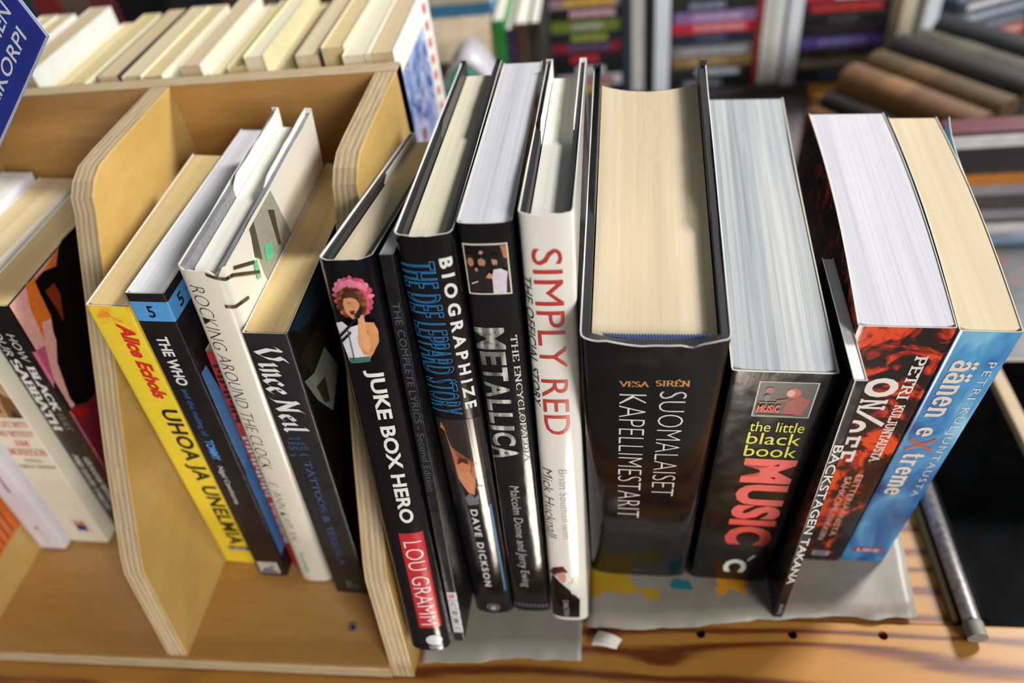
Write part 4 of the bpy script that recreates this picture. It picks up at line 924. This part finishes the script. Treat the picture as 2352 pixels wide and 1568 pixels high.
# books lying on the rear board beside the paperbacks
def flat_book(x, y, z, w, d, h, color, label, rz=0, group=None, pages=PALE, edge=None):
    root = empty('flat_book', (x, y, z), (0, 0, radians(rz))); tag(root, label, 'book', group)
    m = plain(color, .45, .12, 60)
    bm_obj('cover', box((0, 0, 0), (w, d, .002)), m, root); bm_obj('cover', box((0, 0, h - .002), (w, d, h), .0005), m, root); bm_obj('spine', box((0, 0, .002), (w, .003, h - .002)), plain(edge or color, .45, .12, 60), root)
    bm_obj('pages', box((.003, .003, .002), (w - .003, d - .003, h - .002)), pages, root); return root
z = .0602
for k, (c, h, lb) in enumerate((('#4c4438', .022, 'dark flat book at the bottom of the blurred pile'), ('#e8dcc0', .022, 'cream flat book low in the blurred pile right of the paperbacks'), ('#ecdcc0', .026, 'peach flat book in the middle of the blurred pile'), ('#2c6a90', .013, 'teal blue flat book near the top of the blurred pile'), ('#a9a692', .022, 'stone-coloured flat book above the teal blue one'), ('#c8bc98', .02, 'sand-coloured flat book on top of the blurred pile'))):
    flat_book(-.208 + .003 * (k % 2), .805 + .003 * (k % 2), z, .078, .12, h, c, lb, 0, 'pile of flat books beside the paperbacks'); z += h + .0002
pb = empty('riser_block', (-.215, .79, -.0748)); tag(pb, 'tall brown riser block under the blurred pile of flat books', 'block')
bm_obj('block', box((0, 0, 0), (.088, .14, .1348), .001), plain('#5c4c3a', .6), pb)
# curled magazine
V = []; F = []
for i in range(25):
    t = i / 24; xx = -.166 + .062 * t; zz = .0745 + .070 * max(0, sin(pi * (.10 + .86 * t))) ** .75
    for k in (0, 1):
        for yy in (.665, .715): V.append((xx, yy, zz - .003 * k))
for i in range(24):
    a = i * 4; F += [(a, a + 4, a + 5, a + 1), (a + 2, a + 3, a + 7, a + 6), (a, a + 2, a + 6, a + 4), (a + 1, a + 5, a + 7, a + 3)]
mg = empty('magazine', (-.135, .68, .0705)); tag(mg, 'curled magazine with a teal edge arching on the rear board', 'magazine')
o = mesh_obj('cover', V, F, plain('#b4aeb4', .4, .08, 50), mg, None, True); o.location = (.135, -.68, -.0705)
V2 = [(-.135 + (x_ + .135) * .93, y_ - .0006 if y_ < .69 else .70, max(.0712, z_ - .0045 - (.008 if i % 4 > 1 else 0))) for i, (x_, y_, z_) in enumerate(V)]
o = mesh_obj('teal_page', V2, F, plain('#3f9c88', .5, .1, 50), mg, None, True); o.location = (.135, -.68, -.0705)
V3 = [(-.135 + (x_ + .135) * .78, y_ - .0012 if y_ < .69 else .70, max(.0708, z_ - .015 - (.03 if i % 4 > 1 else 0))) for i, (x_, y_, z_) in enumerate(V)]
o = mesh_obj('inner_pages', V3, F, plain('#8f8a88', .6, .1, 50), mg, None, True); o.location = (.135, -.68, -.0705)
# upright books further back
far = empty('far_shelf', (-.5, 1.0, -.06)); tag(far, 'dark far shelf holding upright books behind the paperback row', 'shelf')
bm_obj('shelf_board', box((-.52, 0, -.02), (.35, .25, 0)), plain('#3a322c', .6), far); bm_obj('back_board', box((-.5, .2, 0), (.35, .22, .4)), plain('#1c1a1a', .8), far)
for xx in (-.5, .33): bm_obj('side_board', box((xx, 0, -.82), (xx + .02, .2, -.02)), plain('#3a322c', .6), far)
FAR = [('#4c5040', 'grey-olive'), ('#5c604a', 'olive'), ('#8c8a78', 'stone grey'), ('#3c5c3c', 'dark green'), ('#7a9a5c', 'leaf green'), ('#2c4a4c', 'dark teal'), ('#8c2c34', 'crimson'), ('#6e5c4c', 'taupe'), ('#7a3438', 'maroon'), ('#16181e', 'black'), ('#101218', 'blue-black'), ('#2c2c30', 'charcoal'), ('#20242c', 'ink blue'), ('#5c3c2c', 'chestnut'), ('#7c6c4c', 'khaki'), ('#3c3c48', 'slate'), ('#24201e', 'dark brown'), ('#6c6458', 'mushroom')]
x = -1.013
for k, (c, nm) in enumerate(FAR):
    w = .042 if k in (1, 2, 7) else .036
    upright_book(x, 1.01, -.0598, w, .15, .20 + .012 * (k % 4), c, '%s upright book on the far shelf behind the paperbacks' % nm, group='books on the far shelf'); x += w + .001
for x, w, h, c, lb in ((-.327, .026, .20, '#22242c', 'inky upright book left of the green one in the blur'), (-.300, .020, .23, '#8c8478', 'taupe upright book in the blurred middle distance'), (-.279, .022, .21, '#6e5a3c', 'tan upright book in the blurred middle distance')): upright_book(x, 1.01, -.0598, w, .15, h, c, lb)
for x, w, h, c, lb in ((-.128, .013, .125, '#1c7a34', 'vivid green upright book by the first white upright'), (-.1145, .008, .115, '#22244a', 'navy upright book beside the vivid green one'), (-.106, .016, .12, '#3c2a24', 'dark brown upright book next to the navy one'), (-.089, .010, .12, '#141414', 'black upright book closest to the first white upright')): upright_book(x, .80, -.0748 + .075, w, .12, h, c, lb)
bl = empty('riser_block', (-.126, .79, -.0748)); tag(bl, 'dark riser block under the green and navy upright books', 'block')
bm_obj('block', box((-.003, 0, 0), (.052, .15, .0746), .001), plain('#4a443e', .6), bl)
# old brown books lying spine up, right of the row
def spine_up_book(p0, p1, w, h, color, label, band):
    d = Vector(p1) - Vector(p0); L = d.length
    root = empty('old_book', p0, (0, 0, math.atan2(d.y, d.x))); tag(root, label, 'book', 'old books lying spine up')
    n = 8; V = []; F = []
    prof = [(-w / 2, 0)] + [(-w / 2 * cos(pi * i / n), h - w * .28 + w * .28 * sin(pi * i / n)) for i in range(n + 1)] + [(w / 2, 0)]
    k = len(prof)
    for xx in (0, L): V += [(xx, a, c) for a, c in prof]
    F = [tuple(range(k)), tuple(range(2 * k - 1, k - 1, -1))] + [(i, i + k, (i + 1) % k + k, (i + 1) % k) for i in range(k)]
    mesh_obj('cover', V, F, plain(color, .5, .14, 60), root)
    V = []; n0 = 1
    for xx in (L * band[1], L * band[2]): V += [(xx, a, c + .0004) for a, c in prof[2:-2]]
    k = len(prof) - 4; mesh_obj('spine_label', V, [(i, i + k, i + k + 1, i + 1) for i in range(k - 1)], plain(band[0], .5), root)
    bm_obj('pages', box((.003, -w * .36, -.0), (L - .003, w * .36, .002)), PALE, root)
OLD = [('#54300f', .024, .085, 'chestnut cloth book at the left of the old brown books'), ('#221b16', .026, .095, 'dark brown old book beside the chestnut one'), ('#66482a', .036, .115, 'tan leather-look book with rounded spine among the old books'), ('#4c3a1e', .034, .118, 'olive-brown old book next to the tan one'), ('#1a1814', .034, .125, 'black-brown old book among the old books'), ('#403f2e', .036, .120, 'moss green old book near the right of the old books'), ('#101012', .036, .125, 'black old book behind the moss green one')]  # book colours darkened to stand in for the dim light back here
x = 0
for k, (c, w, h, lb) in enumerate(OLD):
    a = Vector((.205, .80, -.0747)) + Vector((.80, .60, 0)).normalized() * x
    dr = Vector((.60, -.80, 0)); spine_up_book(a + Vector((0, 0, 0)), a + dr * .155, w - .001, h, c, lb, ('#%02x%02x%02x' % tuple(min(255, int(int(c[i:i+2], 16) * 1.25)) for i in (1, 3, 5)), .3, .5)); x += w + .001
cr = empty('side_table', (.42, .60, -.1)); tag(cr, 'shelf unit with piled magazines at the right behind the blue book', 'shelf')
bm_obj('shelf_board', box((-.20, -.02, .055), (.30, .10, .068), .001), plain('#b4915f', .5, .1, 10), cr)
for sx in (-.02, .28): bm_obj('side_board', box((sx, -.02, -.78), (sx + .02, .10, .055)), plain('#8a6a40', .5, .1, 10), cr)
z = -.0315
for k, (c, h, lb, pg) in enumerate((('#3c3a38', .024, 'dark flat book at the bottom of the magazine pile', '#c8c4c0'), ('#8a8488', .012, 'grey magazine low in the pile behind the blue book', '#8a8488'), ('#4a443e', .013, 'brown-grey magazine in the middle of the pile', '#4a443e'), ('#8e888c', .012, 'light grey magazine above the brown-grey one', '#8e888c'), ('#b4702c', .010, 'orange-brown flat board in the magazine pile', '#b4702c'), ('#1c1a1c', .026, 'black boxed set near the top of the pile', '#1c1a1c'), ('#c8c4c2', .010, 'white magazine near the top of the pile', '#c8c4c2'), ('#5a1c28', .004, 'wine red magazine on top of the pile', '#a08a90'))):  # pile colours darkened too, dimness put into the albedo
    flat_book(.262 + .004 * (k % 3), .603 + .003 * (k % 2), z, .22, .02, h, c, lb, 1.0, 'pile of magazines behind the blue book', edge=pg); z += h + .0003
pw = flat_book(.318, .585, -.0318, .06, .012, .012, '#a8c4dc', 'pale blue booklet poking out of the magazine pile', 12)
# black crate right of the rod
ct = empty('black_crate', (.30, .34, -.12)); tag(ct, 'open black plastic crate right of the steel rod', 'crate')
def crate_m():
    m, nt, bb = nodes('black_plastic'); f = noise(nt, coords(nt), 35, 5)
    nt.links.new(ramp(nt, f, [(.35, '#050506'), (.7, '#131416')]), bb.inputs['Base Color']); bb.inputs['Roughness'].default_value = .85; bb.inputs['Specular IOR Level'].default_value = .1; bump(nt, bb, noise(nt, coords(nt), 500, 2), .2, .0004); return m
km = crate_m()
for nm, lo, hi in (('crate_floor', (-.105, -.115, .0), (.25, .22, .006)), ('crate_wall', (-.108, -.115, .006), (-.102, .22, .112)), ('crate_wall', (.25, -.115, .006), (.256, .22, .112)), ('crate_wall', (-.102, -.115, .006), (.25, -.109, .112)), ('crate_wall', (-.102, .214, .006), (.25, .22, .112))):
    bm_obj(nm, box(lo, hi, .001), km, ct)
st = empty('wooden_strip', (.262, .38, -.004)); tag(st, 'narrow beige wooden strip lying across the black crate', 'strip')
bm_obj('strip', box((-.004, -.155, -.0035), (.005, .18, .0035), .001), plain('#a8916a', .6, .12, 60), st)
def mag_m():
    m, nt, bb = nodes('dark_magazine'); f = noise(nt, coords(nt), 22, 3, .5, 1)
    nt.links.new(ramp(nt, f, [(.36, '#22282a'), (.5, '#3a4442'), (.58, '#6a3038'), (.66, '#2c3434'), (.74, '#a8a028')]), bb.inputs['Base Color']); bb.inputs['Roughness'].default_value = .35; return m
m2 = empty('magazine', (.31, .49, -.0025)); tag(m2, 'dark magazine with red and yellow flecks on the black crate', 'magazine')
bm_obj('cover', box((-.05, -.06, 0), (.16, .068, .0006), .0002), mag_m(), m2); bm_obj('pages', box((-.049, -.059, -.005), (.159, .067, 0)), PALE, m2)
